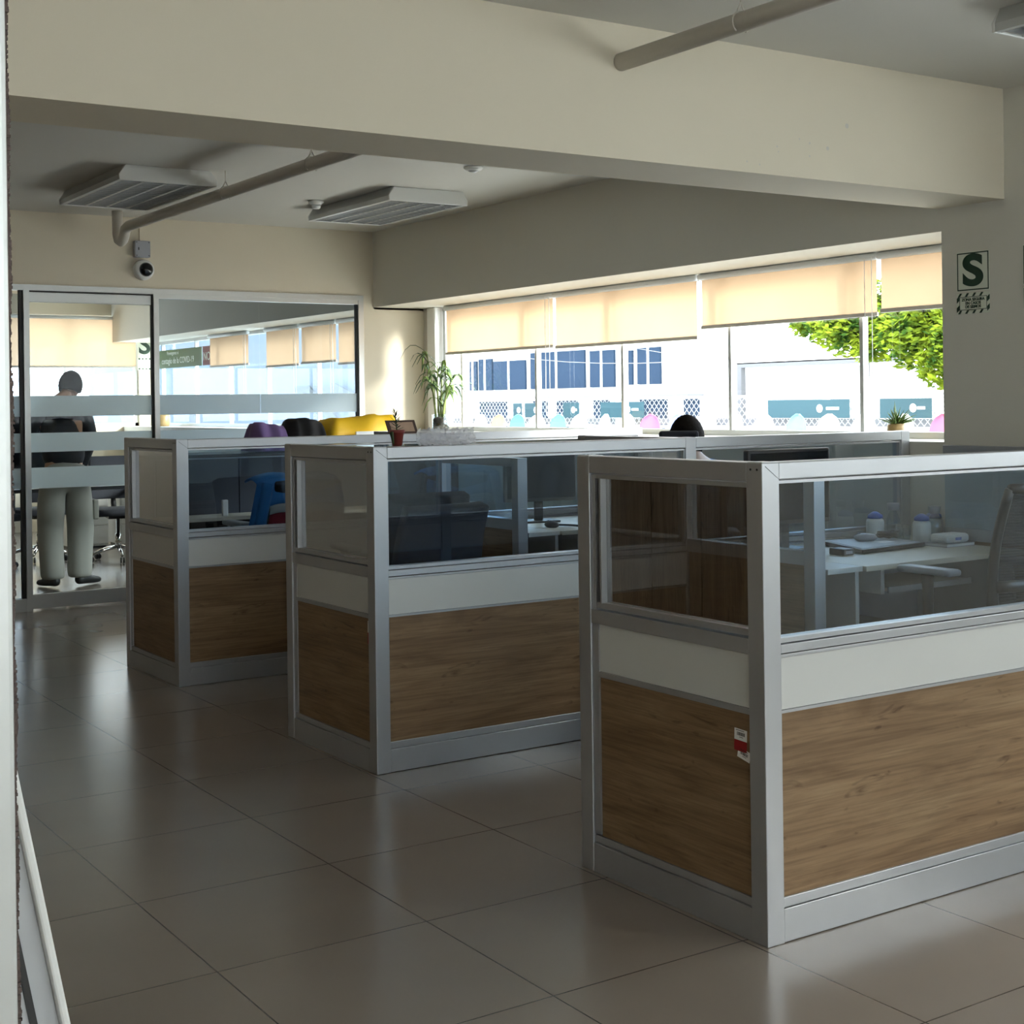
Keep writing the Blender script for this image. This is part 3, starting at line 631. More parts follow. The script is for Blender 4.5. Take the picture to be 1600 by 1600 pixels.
# things on the top rails
def pot_plant(x, y, z):
    r = thing('potted_succulent', 'small dark red pot with thin spiky plant on the middle partition rail', 'potted plant', (x, y, z))
    MB().lathe([(.019, 0), (.026, .050), (.030, .051), (.031, .062), (.027, .062), (.025, .052), (.001, .052)], (x, y, z+.0005), 20).build('pot', 'terracotta_red', r, True)
    MB().lathe([(.0255, 0), (.0255, .003)], (x, y, z+.053), 14).build('soil', 'soil', r)
    MB().tube([(x, y, z+.055), (x-.004, y, z+.09), (x-.008, y, z+.125)], .0022, 6).build('stem', 'leaf_dark', r, True)
    l = MB(); random.seed(4)
    for i in range(20):
        a = i*2.4; hz = z+.062+i*.0034; L_ = .030 if i < 14 else .024; tx = x-.004*i/20*2
        p0 = Vector((tx, y, hz)); d_ = Vector((math.cos(a), math.sin(a), .35+i*.06)).normalized(); s_ = d_.cross(Vector((0, 0, 1))).normalized()*.0035
        pts_ = [p0-s_*.3, p0+d_*L_*.55-s_, p0+d_*L_, p0+d_*L_*.55+s_, p0+s_*.3]
        l.prism(pts_, Vector((0, 0, .0012)))
    l.build('leaves', 'leaf_dark', r)
    l = MB()
    for i in range(7):
        a = 3.4+i*.12; p0 = Vector((x-.022, y-.008, z+.058)); l.tube([p0, p0+Vector((-.010, -.002*i, -.008)), p0+Vector((-.012+.002*i, -.004, -.014-.006*i))], [.003, .006, .003], 6)
    l.build('trailing_leaves', 'leaf_dark', r, True)
pot_plant(0.735, 2.066, ZT+.0015)
r = thing('photo_frame', 'brown framed tan picture leaning on the farthest partition rail', 'picture frame', (1.93, 4.17, ZT))
f = MB(); X0, X1 = 1.835, 2.02
def tilt(x, v, o=0): return (x-.03*(1-0)*v/ .075*.3, 4.155+.028*v/.075+o, ZT+.0005+v)
def tq(x0, x1, v0, v1, off, th): return [tilt(x0, v0, off), tilt(x1, v0, off), tilt(x1, v1, off), tilt(x0, v1, off)], (0, th, 0)
f.prism(*tq(X0, X1, 0.001, .075, 0, .008)); f.build('frame', 'brown_wood_frame', r, bevel=.002)
MB().prism(*tq(X0+.022, X1-.018, .012, .064, -.001, .0008)).build('picture', 'tan_photo', r)
MB().prism([(1.92, 4.162, ZT+.001), (1.92, 4.2, ZT+.001), (1.92, 4.182, ZT+.055)], (.004, 0, 0)).build('frame_stand', 'brown_wood_frame', r)
random.seed(11)
def wrap(u, v):
    n = .006*math.sin(u*70+v*9)+.005*math.sin(u*37+v*31)+.004*math.sin(v*50+u*13)
    a = v*2*math.pi
    return (0.835+.245*u+n*.5, 2.07+(.024+n)*math.cos(a), ZT+.034+(.030+n*.6)*math.sin(a)*(1 if math.sin(a) > 0 else 1.0))
o = MB().grid(wrap, 60, 28).build('plastic_wrap', 'crumpled_plastic', None, False); tag(recentre(o), 'crumpled clear plastic wrap lying along the middle partition rail', 'plastic wrap')

def bamboo(x, y, z):
    r = thing('lucky_bamboo', 'tall leafy bamboo stems in a glass vase on the window ledge', 'plant', (x, y, z))
    MB().lathe([(.062, 0), (.068, .004), (.068, .135), (.064, .135), (.064, .01), (.001, .01)], (x, y, z+.0005), 24).build('vase', 'bottle_glass', r, True)
    MB().lathe([(.055, .012), (.06, .03), (.058, .10), (.03, .115)], (x, y, z), 16).build('vase_filling', 'soil', r, True)
    random.seed(21); l = MB(); l2 = MB()
    stems = [(-.02, .02, -.06, .10, .60), (.0, -.02, .05, -.10, .42), (.025, .0, -.02, -.20, .36), (-.01, -.01, .03, .02, .48), (.01, .02, -.05, -.05, .50)]
    for i, (ax, ay, bx, by, hh) in enumerate(stems):
        p = [Vector((x+ax+(bx-ax)*t, y+ay+(by-ay)*t*t, z+.02+hh*t)) for t in (0, .25, .5, .75, 1)]
        MB().tube(p, [.010, .009, .008, .006, .003], 8).build('stem', 'stem_green', r, True)
        for k in range(9):
            t = .45+.55*k/8; q = p[0].lerp(p[4], t); j0 = min(3, int(t*4)); q = p[j0].lerp(p[j0+1], t*4-j0)
            a = random.uniform(0, 6.28); L_ = random.uniform(.15, .26); d_ = Vector((math.cos(a)*.5, math.sin(a), 0)).normalized()
            riz = random.uniform(.7, 1.25); side = Vector((-d_.y, d_.x, 0)); w_ = random.uniform(.011, .017)
            cl = [q+d_*L_*s_+Vector((0, 0, L_*(riz*s_-1.05*s_*s_*s_*(1.1)))) for s_ in (0, .2, .4, .6, .8, 1)]
            ws = [.3, .8, 1, .9, .55, .05]; tgt = l if k % 2 else l2
            vs = [c-side*w_*g for c, g in zip(cl, ws)]+[c+side*w_*g+Vector((0, 0, .003)) for c, g in zip(cl, ws)]
            tgt.add(vs, [(m_, m_+1, m_+7, m_+6) for m_ in range(5)])
    l.build('leaves', 'leaf_green', r, True, solid=.0012); l2.build('leaves', 'leaf_dark', r, True, solid=.0012)
bamboo(3.80, 6.93, SILL)
def cactus(x, y, z, label, s=1.0, inner=False):
    r = thing('spiky_pot_plant', label, 'potted plant', (x, y, z))
    MB().lathe([(.034*s, 0), (.042*s, .02*s), (.040*s, .065*s), (.034*s, .072*s), (.001, .066*s)], (x, y, z+.0005), 20).build('pot', 'tan_ceramic', r, True)
    l = MB(); random.seed(9)
    for i in range(46):
        a = random.uniform(0, 6.28); e = random.uniform(.25, 1.5); d_ = Vector((math.cos(a)*math.cos(e), math.sin(a)*math.cos(e), math.sin(e)))
        L_ = random.uniform(.06, .115)*s; p0 = Vector((x, y, z+.066*s)); l.tube([p0, p0+d_*L_*.5, p0+d_*L_+Vector((0, 0, -.006))], [.0045*s, .004*s, .0006], 5)
    l.build('leaves', 'leaf_green', r, True)
cactus(3.83, 2.33, SILL, 'spiky plant in a round tan pot on the ledge beside the column', 1.15)
cactus(3.80, 13.2, SILL, 'spiky plant in brown pot on the ledge of the glazed room', 1.9)

# ---------------------------------------------------------------- roller blinds
def blind(x, y0, y1, z0, z1, label, chain=True, group='beige roller blinds along the ribbon windows', ax='y', clen=.0):
    def P(a, b, c): return (a, b, c) if ax == 'y' else (b, a, c)
    r = thing('roller_blind', label, 'roller blind', P(x, (y0+y1)/2, z1), group)
    MB().grid(lambda u, v: P(x, y0+.01+(y1-y0-.02)*u, z0+.02+(z1-z0-.02)*v), 8, 6).build('blind_fabric', 'blind_fabric', r)
    MB().tube([P(x-.01, y0, z1-.015), P(x-.01, y1, z1-.015)], .02, 12).build('roller_tube', 'milky_plastic', r, True)
    MB().box(P(x-.008, y0+.005, z0), P(x+.008, y1-.005, z0+.022)).build('bottom_bar', 'pipe_paint', r, bevel=.003)
    if chain:
        m = MB(); yy = y0+.02; zb = clen
        for k in range(2):
            m.tube([P(x-.03, yy+k*.05, z1-.02), P(x-.03, yy+k*.05, zb+.04)], .0022, 6)
        m.tube([P(x-.03, yy+.025-.025*math.cos(t_*math.pi/6), zb+.04-.035*math.sin(t_*math.pi/6)) for t_ in range(7)], .0022, 6)
        m.build('pull_chain', 'paper_white', r)
    return r
blind(3.92, 5.53, 7.03, 1.795, 2.18, 'beige roller blind farthest left on the ribbon window, above the bamboo', True, clen=1.30)
blind(3.92, 3.98, 5.52, 1.785, 2.18, 'longest hanging beige roller blind, second from the bamboo', False)
blind(3.92, 2.52, 3.955, 1.845, 2.18, 'shortest beige roller blind, third from the bamboo', True, clen=1.52)
blind(3.92, 1.76, 2.51, 1.86, 2.18, 'beige roller blind beside the column in front of the tree', False)
G2 = 'roller blinds inside the glazed room'
for i, (a, b, z, lb) in enumerate(((10.93, 12.0, 1.83, 'roller blind in the glazed room beside the green banner'), (9.72, 10.50, 1.79, 'darker roller blind in the glazed room, middle of its window'), (8.93, 9.68, 1.80, 'roller blind in the glazed room, second from the partition post'), (7.75, 8.90, 1.77, 'roller blind in the glazed room nearest the partition post'))):
    blind(3.90, a, b, z, 2.18, lb, i < 3, G2, clen=1.33)
blind(13.97, 2.50, 3.76, 1.884, 2.485, 'wide beige roller blind on the far wall behind the standing person', False, None, ax='x')
blind(13.97, 1.0, 2.47, 1.884, 2.485, 'beige roller blind on the far wall, left of the wide one', False, None, ax='x')

# ---------------------------------------------------------------- signs
def s_sign(y, z_top, label, full=True, x=XW, hor=True):
    r = thing('safety_sign', label, 'sign', (x, y, z_top-.30))
    w_, h_ = .184, .182
    box('sign_board', (x-.003, y-w_/2, z_top-h_), (x-.0003, y+w_/2, z_top), 'sign_cream', r)
    m = MB(); a, b, e, k = y-w_/2+.004, y+w_/2-.004, .0055, x-.0036
    for q in (((a, z_top-.004-e), (b, z_top-.004)), ((a, z_top-h_+.004), (b, z_top-h_+.004+e)), ((a, z_top-h_+.004), (a+e, z_top-.004)), ((b-e, z_top-h_+.004), (b, z_top-.004))):
        m.box((k, q[0][0], q[0][1]), (x-.003, q[1][0], q[1][1]))
    m.build('sign_border', 'sign_green', r)
    rot = (R(90), 0, R(-90))
    text('letter', 'S', 'sign_green', r, .195, (x-.0036, y, z_top-h_/2-.002), rot, bold=.0075).scale.x = 1.28
    zz = z_top-h_-.008; h2 = .095
    pl = box('lower_plate', (x-.003, y-w_/2, zz-h2), (x-.0003, y+w_/2, zz), 'sign_cream', r)
    m = MB(); sx_ = w_/7.0
    def stripe(y0, z0, y1, z1): pass
    for k_ in range(5):
        for zb, zt_ in ((zz-.016, zz), (zz-h2, zz-h2+.016)):
            yy = y+w_/2-.006-k_*w_/4.6
            ya, yb = yy-.012, yy
            if ya-.012 < y-w_/2: continue
            m.prism([(x-.0036, ya, zb), (x-.0036, yb, zb), (x-.0036, yb-.012, zt_), (x-.0036, ya-.012, zt_)], (.0006, 0, 0))
    for yy in (y-w_/2, y+w_/2-.014):
        for z_ in (zz-.045, zz-.088):
            m.prism([(x-.0036, yy+.014, z_), (x-.0036, yy+.014, z_+.022), (x-.0036, yy, z_+.034), (x-.0036, yy, z_+.012)], (.0006, 0, 0))
    ia, ib, iz0, iz1 = y-w_/2+.015, y+w_/2-.015, zz-h2+.017, zz-.017
    for q in (((ia, iz1-.0025), (ib, iz1)), ((ia, iz0), (ib, iz0+.0025)), ((ia, iz0), (ia+.0025, iz1)), ((ib-.0025, iz0), (ib, iz1))):
        m.box((x-.0037, q[0][0], q[0][1]), (x-.003, q[1][0], q[1][1]))
    m.build('hazard_stripes', 'sign_green', pl)
    text('lettering', 'ZONA SEGURA\nEN CASOS\nDE SISMOS', 'sign_green', pl, .0185, (x-.0037, y, zz-h2/2), rot, bold=.0005)
    return r
s_sign(1.541, 2.075, 'green S safety sign on the column with striped ZONA SEGURA plate')
r = thing('safety_sign', 'framed sign cut off by the right edge of the photo', 'sign', (XW, 1.17, 1.78))
box('sign_board', (XW-.003, 1.08, 1.90), (XW-.0003, 1.270, 2.078), 'sign_cream', r); box('lower_plate', (XW-.003, 1.08, 1.79), (XW-.0003, 1.270, 1.89), 'sign_cream', r)
m = MB()
for z0, z1 in ((1.90, 2.078), (1.79, 1.89)):
    m.box((XW-.0036, 1.262, z0+.004), (XW-.003, 1.266, z1-.004)); m.box((XW-.0036, 1.084, z0+.004), (XW-.003, 1.266, z0+.008)); m.box((XW-.0036, 1.084, z1-.008), (XW-.003, 1.266, z1-.004))
m.build('sign_border', 'sign_green', r)
MB().lathe([(.055, XW-.0036), (.055, XW-.003)], (0, 1.175, 1.99), 24, 'x').build('pictogram', 'sign_green', r)
# S sign on far wall of the glazed room (faces -y)
r = thing('safety_sign', 'small S sign on the far wall behind the glass door', 'sign', (3.88, YF, 1.9))
fx = 3.865
box('sign_board', (fx-.085, YF-.004, 2.02), (fx+.085, YF-.0005, 2.30), 'sign_cream', r); box('lower_plate', (fx-.085, YF-.004, 1.86), (fx+.085, YF-.0005, 2.01), 'sign_cream', r)
text('letter', 'S', 'sign_green', r, .32, (fx, YF-.0045, 2.155), (R(90), 0, 0), bold=.008)
m = MB()
for k_ in range(4):
    for z_ in (1.865, 1.985): m.box((fx-.075+k_*.042, YF-.0048, z_), (fx-.052+k_*.042, YF-.004, z_+.018))
m.build('hazard_stripes', 'sign_green', r)
# green banner on window side of the glazed room
r = thing('health_banner', 'long green banner about COVID-19 in the glazed room', 'banner', (3.93, 12.8, 1.85))
box('banner_sheet', (3.925, 12.30, 1.865), (3.93, 13.80, 2.075), 'banner_green', r); box('banner_end', (3.925, 12.02, 1.865), (3.93, 12.27, 2.075), 'banner_red', r)
text('lettering', 'contagio de la COVID-19', 'banner_letter', r, .10, (3.9235, 13.05, 1.945), (R(90), 0, R(-90)))
text('lettering', 'Prevengamos el', 'banner_letter', r, .06, (3.9235, 13.2, 2.035), (R(90), 0, R(-90)))
text('lettering', 'NO', 'banner_letter', r, .13, (3.9235, 12.145, 1.96), (R(90), 0, R(-90)))

# ---------------------------------------------------------------- ceiling fixtures
def lamp(x0, y0, label):
    x1, y1 = x0+.58, y0+1.16; zb, zt_ = 2.70, H-.001
    r = thing('ceiling_lamp', label, 'ceiling lamp', ((x0+x1)/2, (y0+y1)/2, H), 'louvred fluorescent lamps on the ceiling')
    hs = MB()
    hs.prism([(x0+.03, y0, zt_), (x0+.10, y0, zt_), (x0+.025, y0, zb), (x0, y0, zb), (x0, y0, zb+.03)], (0, y1-y0, 0))
    hs.prism([(x1-.03, y0, zt_), (x1-.10, y0, zt_), (x1-.025, y0, zb), (x1, y0, zb), (x1, y0, zb+.03)], (0, y1-y0, 0))
    hs.box((x0+.06, y0, zt_-.012), (x1-.06, y1, zt_))
    hs.build('lamp_housing', 'lamp_metal', r)
    for ya, yb in ((y0-.012, y0), (y1, y1+.012)): MB().prism([(x0+.035, ya, zt_), (x1-.035, ya, zt_), (x1+.004, ya, zb+.03), (x1, ya, zb-.002), (x0, ya, zb-.002), (x0-.004, ya, zb+.03)], (0, yb-ya, 0)).build('end_cap', 'white_enamel', r, bevel=.003)
    gw = (x1-x0-.05)/4
    lv = MB()
    for k in range(5):
        x = x0+.025+k*gw; lv.prism([(x-.008, y0, zb+.001), (x+.008, y0, zb+.001), (x+.002, y0, zb+.04), (x-.002, y0, zb+.04)], (0, y1-y0, 0))
    for q in range(17):
        y = y0+.02+q*(y1-y0-.04)/16; lv.prism([(x0+.025, y-.004, zb+.001), (x0+.025, y+.004, zb+.001), (x0+.025, y+.001, zb+.034), (x0+.025, y-.001, zb+.034)], (x1-x0-.05, 0, 0))
    lv.build('louvre_grid', 'louvre_metal', r)
    for k in range(4):
        x = x0+.025+(k+.5)*gw; MB().tube([(x, y0+.01, zb+.05), (x, y1-.01, zb+.05)], .013, 10).build('fluorescent_tube', 'white_enamel', r, True)
lamp(0.69, 5.20, 'unlit louvred ceiling lamp beside the pipe bend on the left')
lamp(2.42, 5.20, 'unlit louvred ceiling lamp beside the smoke detector')
lamp(2.31, -.655, 'unlit ceiling lamp at the upper right, cut by the photo edge')

def ptube(name, pts, rad, label, cat, hang, ceil=H):
    r = thing(name, label, cat, pts[0]); MB().tube(pts, rad, 18).build('pipe_run', 'pipe_paint', r, True)
    for x, y, z in hang:
        h = MB(); h.tube([(x, y, ceil-.001), (x, y, z+rad+.03)], .003, 6)
        h.tube([(x+(rad+.004)*math.sin(a), y, z+(rad+.004)*math.cos(a)) for a in [q*math.pi/10 for q in range(-8, 9)]], .003, 6)
        h.tube([(x, y, z+rad+.034), (x-rad*.9, y, z+rad*.2)], .003, 6); h.tube([(x, y, z+rad+.034), (x+rad*.9, y, z+rad*.2)], .003, 6)
        h.build('pipe_hanger', 'pipe_paint', r, True)
ptube('ceiling_pipe', [(1.30, YB-.002, 2.647), (1.30, 0.2, 2.645), (1.30, -3, 2.645), (1.30, -6.9, 2.645)], .033, 'painted pipe running out of the near face of the beam', 'pipe', [(1.30, .72, 2.645), (1.30, -1.2, 2.645), (1.30, -3.6, 2.645)])
bend = [(1.30, YB2+.002, 2.655), (1.30, 4, 2.655), (1.30, 6.86, 2.655), (1.30, 6.93, 2.640), (1.30, 6.955, 2.60), (1.30, 6.985, 2.573), (1.30, 7.03, 2.565), (1.30, 7.075, 2.58), (1.30, 7.10, 2.62), (1.30, 7.105, H-.002)]
ptube('ceiling_pipe', bend, .036, 'painted pipe behind the beam with a swan-neck bend at its end', 'pipe', [(1.30, 5.13, 2.655), (1.30, 3.97, 2.655)])
r = thing('smoke_detector', 'small round white smoke detector beside the middle ceiling lamp', 'smoke detector', (2.30, 6.0, H))
MB().lathe([(.055, H-.001), (.055, H-.012), (.035, H-.028)], (2.30, 6.0, 0), 24).build('detector_base', 'white_enamel', r, True); MB().lathe([(.032, H-.028), (.030, H-.050), (.02, H-.056)], (2.30, 6.0, 0), 24).build('detector_head', 'milky_plastic', r, True)
r = thing('ceiling_spot', 'small round white disc light just behind the beam edge', 'ceiling light', (2.50, 4.31, H))
MB().lathe([(.055, H-.001), (.058, H-.010), (.045, H-.022), (.02, H-.028)], (2.50, 4.31, 0), 24).build('light_rim', 'white_enamel', r, True); MB().lathe([(.032, H-.0255), (.01, H-.036)], (2.50, 4.31, 0), 20).build('lens', 'milky_plastic', r, True)
r = thing('junction_box', 'grey junction box on the wall above the round camera', 'junction box', (1.565, YP, 2.55))
box('box_body', (1.508, YP-.055, 2.497), (1.622, YP-.0005, 2.617), 'grey_plastic', r, bevel=.006)
mm = MB()
for a in (1.520, 1.610):
    for b in (2.509, 2.605): mm.lathe([(.004, YP-.0565), (.004, YP-.055)], (a, 0, b), 8, 'y')
mm.box((1.530, YP-.0562, 2.548), (1.538, YP-.0548, 2.568)); mm.build('screws', 'dark_gasket', r)
MB().box((1.556, YP-.014, 2.617), (1.574, YP-.0005, H)).build('conduit', 'cream_paint', r)
r = thing('dome_camera', 'round white dome security camera on the wall below the junction box', 'security camera', (1.578, YP, 2.41))
MB().lathe([(.073, YP-.0005), (.076, YP-.02), (.072, YP-.05), (.055, YP-.062)], (1.578, 0, 2.408), 32, 'y').build('camera_body', 'white_enamel', r, True)
MB().lathe([(.052, YP-.060), (.046, YP-.078), (.028, YP-.092), (.004, YP-.098)], (1.585, 0, 2.408), 28, 'y').build('dome', 'black_screen', r, True)

# cupboards against the left wall
cp = thing('tall_cupboard', 'row of tall wooden cupboards along the left wall, mirrored in glass', 'cupboard', (XL+.3, 3.0, 0))
box('carcass', (XL+.002, 3.0, .06), (XL+.45, 6.9, 2.3), 'cupboard_wood', cp); box('plinth', (XL+.002, 3.02, 0), (XL+.42, 6.88, .06), 'black_plastic', cp)
for k in range(8):
    y = 3.004+k*.4875; dd = box('cupboard_door', (XL+.45, y, .07), (XL+.47, y+.480, 2.29), 'cupboard_wood', cp); box('door_handle', (XL+.47, y+(.44 if k % 2 == 0 else .03), 1.05), (XL+.485, y+(.452 if k % 2 == 0 else .042), 1.2), 'aluminium', dd)

# A-frame board leaning just beside the glass door
ab = thing('display_board', 'white framed standing board with slanted sides in the lower left corner', 'board', (-1.9, -1.6, 0))
def xr(z): return -1.4285-z*.187
Y0 = -1.60
def trap(z0, z1, i0, i1, y, th, mat, name): 
    return MB().prism([(-2.35, y, z0), (xr(z0)-i0, y, z0), (xr(z1)-i1, y, z1), (-2.35, y, z1)], (0, th, 0)).build(name, mat, ab)
MB().prism([(xr(0)-.007, Y0-.01, 0), (xr(0), Y0-.01, 0), (xr(1.16), Y0-.01, 1.16), (xr(1.16)-.007, Y0-.01, 1.16)], (0, .03, 0)).build('board_frame', 'white_enamel', ab, bevel=.002)
trap(.02, 1.15, .0075, .0075, Y0, .012, 'board_grey', 'board_panel')
MB().prism([(xr(.02)-.030, Y0-.002, .02), (xr(.02)-.024, Y0-.002, .02), (xr(1.1)-.024, Y0-.002, 1.1), (xr(1.1)-.030, Y0-.002, 1.1)], (0, .002, 0)).build('board_line', 'dark_gasket', ab)
MB().prism([(-2.3, Y0-.003, .3), (xr(.3)-.055, Y0-.003, .3), (xr(.96)-.055, Y0-.003, .96), (-2.3, Y0-.003, .98)], (0, .003, 0)).build('poster', 'poster_blue', ab)
box('board_foot', (-2.30, Y0+.012, 0), (-2.26, Y0+.35, .03), 'board_grey', ab)

# ---------------------------------------------------------------- people
def skin(name, pts, edges, rad, mat, parent, sub=2):
    o0 = ORG.get(parent.name, Vector((0, 0, 0)))
    me = bpy.data.meshes.new(name); me.from_pydata([tuple(Vector(p)-o0) for p in pts], edges, []); me.update(); me.materials.append(MC[mat])
    o = bpy.data.objects.new(name, me); C.objects.link(o); o.parent = parent
    ORG[o.name] = o0
    m = o.modifiers.new('skin', 'SKIN'); m.use_smooth_shade = True
    for i, v in enumerate(me.skin_vertices[0].data):
        rr = rad[i]; v.radius = rr if isinstance(rr, tuple) else (rr, rr); v.use_root = (i == 0)
    s = o.modifiers.new('sub', 'SUBSURF'); s.levels = sub; s.render_levels = sub
    return o
def hand(mb_parent, wrist, direction, palm_n, mat, name='hand'):
    d_ = Vector(direction).normalized(); n_ = Vector(palm_n).normalized(); s_ = d_.cross(n_)
    w0 = Vector(wrist); pts = [w0, w0+d_*.05]; ed = [(0, 1)]; rad = [(.026, .018), (.036, .014)]
    o = skin(name, pts+[w0+d_*.085], ed+[(1, 2)], rad+[(.036, .012)], mat, mb_parent, 1)
    for k in range(4):
        b = w0+d_*.08+s_*(-.027+.018*k); L_ = (.060, .072, .068, .052)[k]
        skin('finger', [b-d_*.02, b+d_*L_*.5-n_*.004, b+d_*L_-n_*.018], [(0, 1), (1, 2)], [.009, .0085, .007], mat, o, 1)
    b = w0+d_*.02-s_*.03; skin('thumb', [b+s_*.01, b+d_*.03-s_*.022, b+d_*.058-s_*.028], [(0, 1), (1, 2)], [.011, .010, .008], mat, o, 1)
    return o
def head(p, c, yaw, pitch, mat='skin', seg=20):
    # head built as a shaped ellipsoid with nose, brow, ears; returns (head, hair)
    Rm = Matrix.Rotation(yaw, 3, 'Z') @ Matrix.Rotation(pitch, 3, 'X')    # local +y is forward
    def L(v): return Vector(c)+Rm @ Vector(v)
    mb = MB(); n, m_ = 28, 20; vs = []
    for i in range(m_+1):
        th = math.pi*i/m_
        for k in range(n):
            ph = 2*math.pi*k/n; x = math.sin(th)*math.cos(ph); y = math.sin(th)*math.sin(ph); z = math.cos(th)
            X = x*.080; Y = y*.096; Z = z*.115
            if z < 0: X *= 1+.32*z; Y = Y*(1+.18*z)+(-z)*.018
            if y > .4: 
                Y -= .010*max(0, 1-abs(z-.08)*7)*(1 if abs(x) > .12 and abs(x) < .6 else 0)      # eye sockets
                Y += .022*max(0, 1-abs(x)*6)*max(0, 1-abs(z+.12)*4.5)                            # nose
                Y += .006*max(0, 1-abs(x)*2.4)*max(0, 1-abs(z+.42)*9)                            # lips
            vs.append(L((X, Y, Z)))
    mb.add(vs, [(i*n+k, (i+1)*n+k, (i+1)*n+(k+1) % n, i*n+(k+1) % n) for i in range(m_) for k in range(n)])
    for s_ in (-1, 1):
        k0 = len(mb.v); mb.ball((0, 0, 0), (.010, .020, .032), 10, 8); mb.v[k0:] = [L((v[0]+s_*.078, v[1]-.006, v[2]-.012)) for v in mb.v[k0:]]
    h = mb.build('head', mat, p, True)
    e = MB()
    for s_ in (-1, 1): e.ball(L((s_*.031, .076, .010)), .011, 10, 6)
    e.build('eyes', 'paper_white', h, True)
    hb = MB(); vs = []; fs = []; random.seed(5)
    for i in range(m_+1):
        th = math.pi*.70*i/m_
        for k in range(n):
            ph = 2*math.pi*k/n; front = max(0, math.sin(ph)); t_ = th*(1-.36*front**1.2)
            x = math.sin(t_)*math.cos(ph); y = math.sin(t_)*math.sin(ph); z = math.cos(t_); g = 1.0+.02*math.sin(k*5+i*3)
            vs.append(L((x*.091*g, y*.106*g, z*.124*g)))
    hb.add(vs, [(i*n+k, (i+1)*n+k, (i+1)*n+(k+1) % n, i*n+(k+1) % n) for i in range(m_) for k in range(n)])
    hb.build('hair', 'hair_black', h, True, solid=.006)
    return h

# standing person in the glazed room, leaning over the table, back to the camera
px, py = 1.36, 8.65
p1 = thing('person', 'person in dark jacket and grey cargo trousers standing behind the glass door', 'person', (px, py, 0))
body = skin('body', [(px, py, .93), (px, py+.04, 1.12), (px+.01, py+.12, 1.32), (px+.02, py+.17, 1.43), (px+.06, py+.215, 1.50), (px+.10, py+.25, 1.55),
    (px-.17, py+.13, 1.37), (px-.24, py+.20, 1.16), (px-.19, py+.40, .86), (px-.16, py+.50, .80),
    (px+.20, py+.14, 1.37), (px+.27, py+.22, 1.16), (px+.22, py+.42, .86), (px+.19, py+.51, .80),
    (px-.10, py, .87), (px-.13, py-.01, .50), (px-.13, py-.03, .09), (px+.09, py, .87), (px+.12, py+.02, .50), (px+.10, py-.02, .09)],
    [(0, 1), (1, 2), (2, 3), (3, 4), (4, 5), (3, 6), (6, 7), (7, 8), (8, 9), (3, 10), (10, 11), (11, 12), (12, 13), (0, 14), (14, 15), (15, 16), (0, 17), (17, 18), (18, 19)],
    [(.11, .08), (.12, .09), (.15, .10), (.10, .08), .055, .05, .055, .042, .032, .026, .055, .042, .032, .026, .085, .055, .04, .085, .055, .04], 'skin', p1)
head(p1, (px+.135, py+.285, 1.595), R(-38), R(-26))
jac = skin('jacket', [(px, py+.0, .90), (px, py+.05, 1.12), (px+.01, py+.12, 1.32), (px+.02, py+.16, 1.43), (px+.03, py+.19, 1.475),
    (px-.17, py+.13, 1.38), (px-.25, py+.20, 1.16), (px-.20, py+.38, .88), (px+.20, py+.14, 1.38), (px+.28, py+.22, 1.16), (px+.23, py+.40, .88)],
    [(0, 1), (1, 2), (2, 3), (3, 4), (3, 5), (5, 6), (6, 7), (3, 8), (8, 9), (9, 10)],
    [(.19, .145), (.18, .135), (.185, .13), (.125, .10), (.065, .06), .072, .056, .045, .072, .056, .045], 'jacket_dark', p1)
box('shirt_hem', (px-.165, py-.150, .885), (px+.165, py-.135, .935), 'grey_cloth', p1, bevel=.02)
def leg(name, pts, rads): return skin(name, pts, [(i, i+1) for i in range(len(pts)-1)], rads, 'trousers_grey', p1)
skin('trousers', [(px, py+.03, 1.0), (px, py+.01, .93), (px-.085, py, .82), (px-.11, py, .66), (px-.13, py-.02, .46), (px-.12, py-.02, .26), (px-.115, py-.03, .10), (px-.115, py-.03, .06),
    (px+.085, py, .82), (px+.105, py, .66), (px+.125, py+.02, .46), (px+.11, py, .26), (px+.10, py-.02, .10), (px+.10, py-.02, .06)],
    [(0, 1), (1, 2), (2, 3), (3, 4), (4, 5), (5, 6), (6, 7), (1, 8), (8, 9), (9, 10), (10, 11), (11, 12), (12, 13)],
    [(.17, .125), (.175, .135), (.115, .13), (.115, .12), (.105, .105), (.10, .10), (.098, .10), (.09, .095), (.115, .13), (.118, .12), (.112, .115), (.106, .105), (.104, .105), (.095, .10)], 'trousers_grey', p1)
MB().box((px+.205, py-.06, .52), (px+.25, py+.09, .68)).build('cargo_pocket', 'trousers_grey', p1, bevel=.012)
for sx_, a in ((-.115, R(20)), (.12, R(-62))):
    fwd = Vector((-math.sin(a), math.cos(a), 0)); c0 = Vector((px+sx_, py-.03, 0))
    sh = skin('shoe', [c0-fwd*.075+Vector((0, 0, .045)), c0+Vector((0, 0, .06)), c0+fwd*.10+Vector((0, 0, .038)), c0+fwd*.185+Vector((0, 0, .03))], [(0, 1), (1, 2), (2, 3)], [(.040, .040), (.046, .05), (.048, .034), (.036, .024)], 'shoe_black', p1)
hand(p1, (px-.16, py+.49, .80), (.1, 1, -.22), (0, .35, 1), 'skin'); hand(p1, (px+.19, py+.50, .80), (-.1, 1, -.22), (0, .35, 1), 'skin')

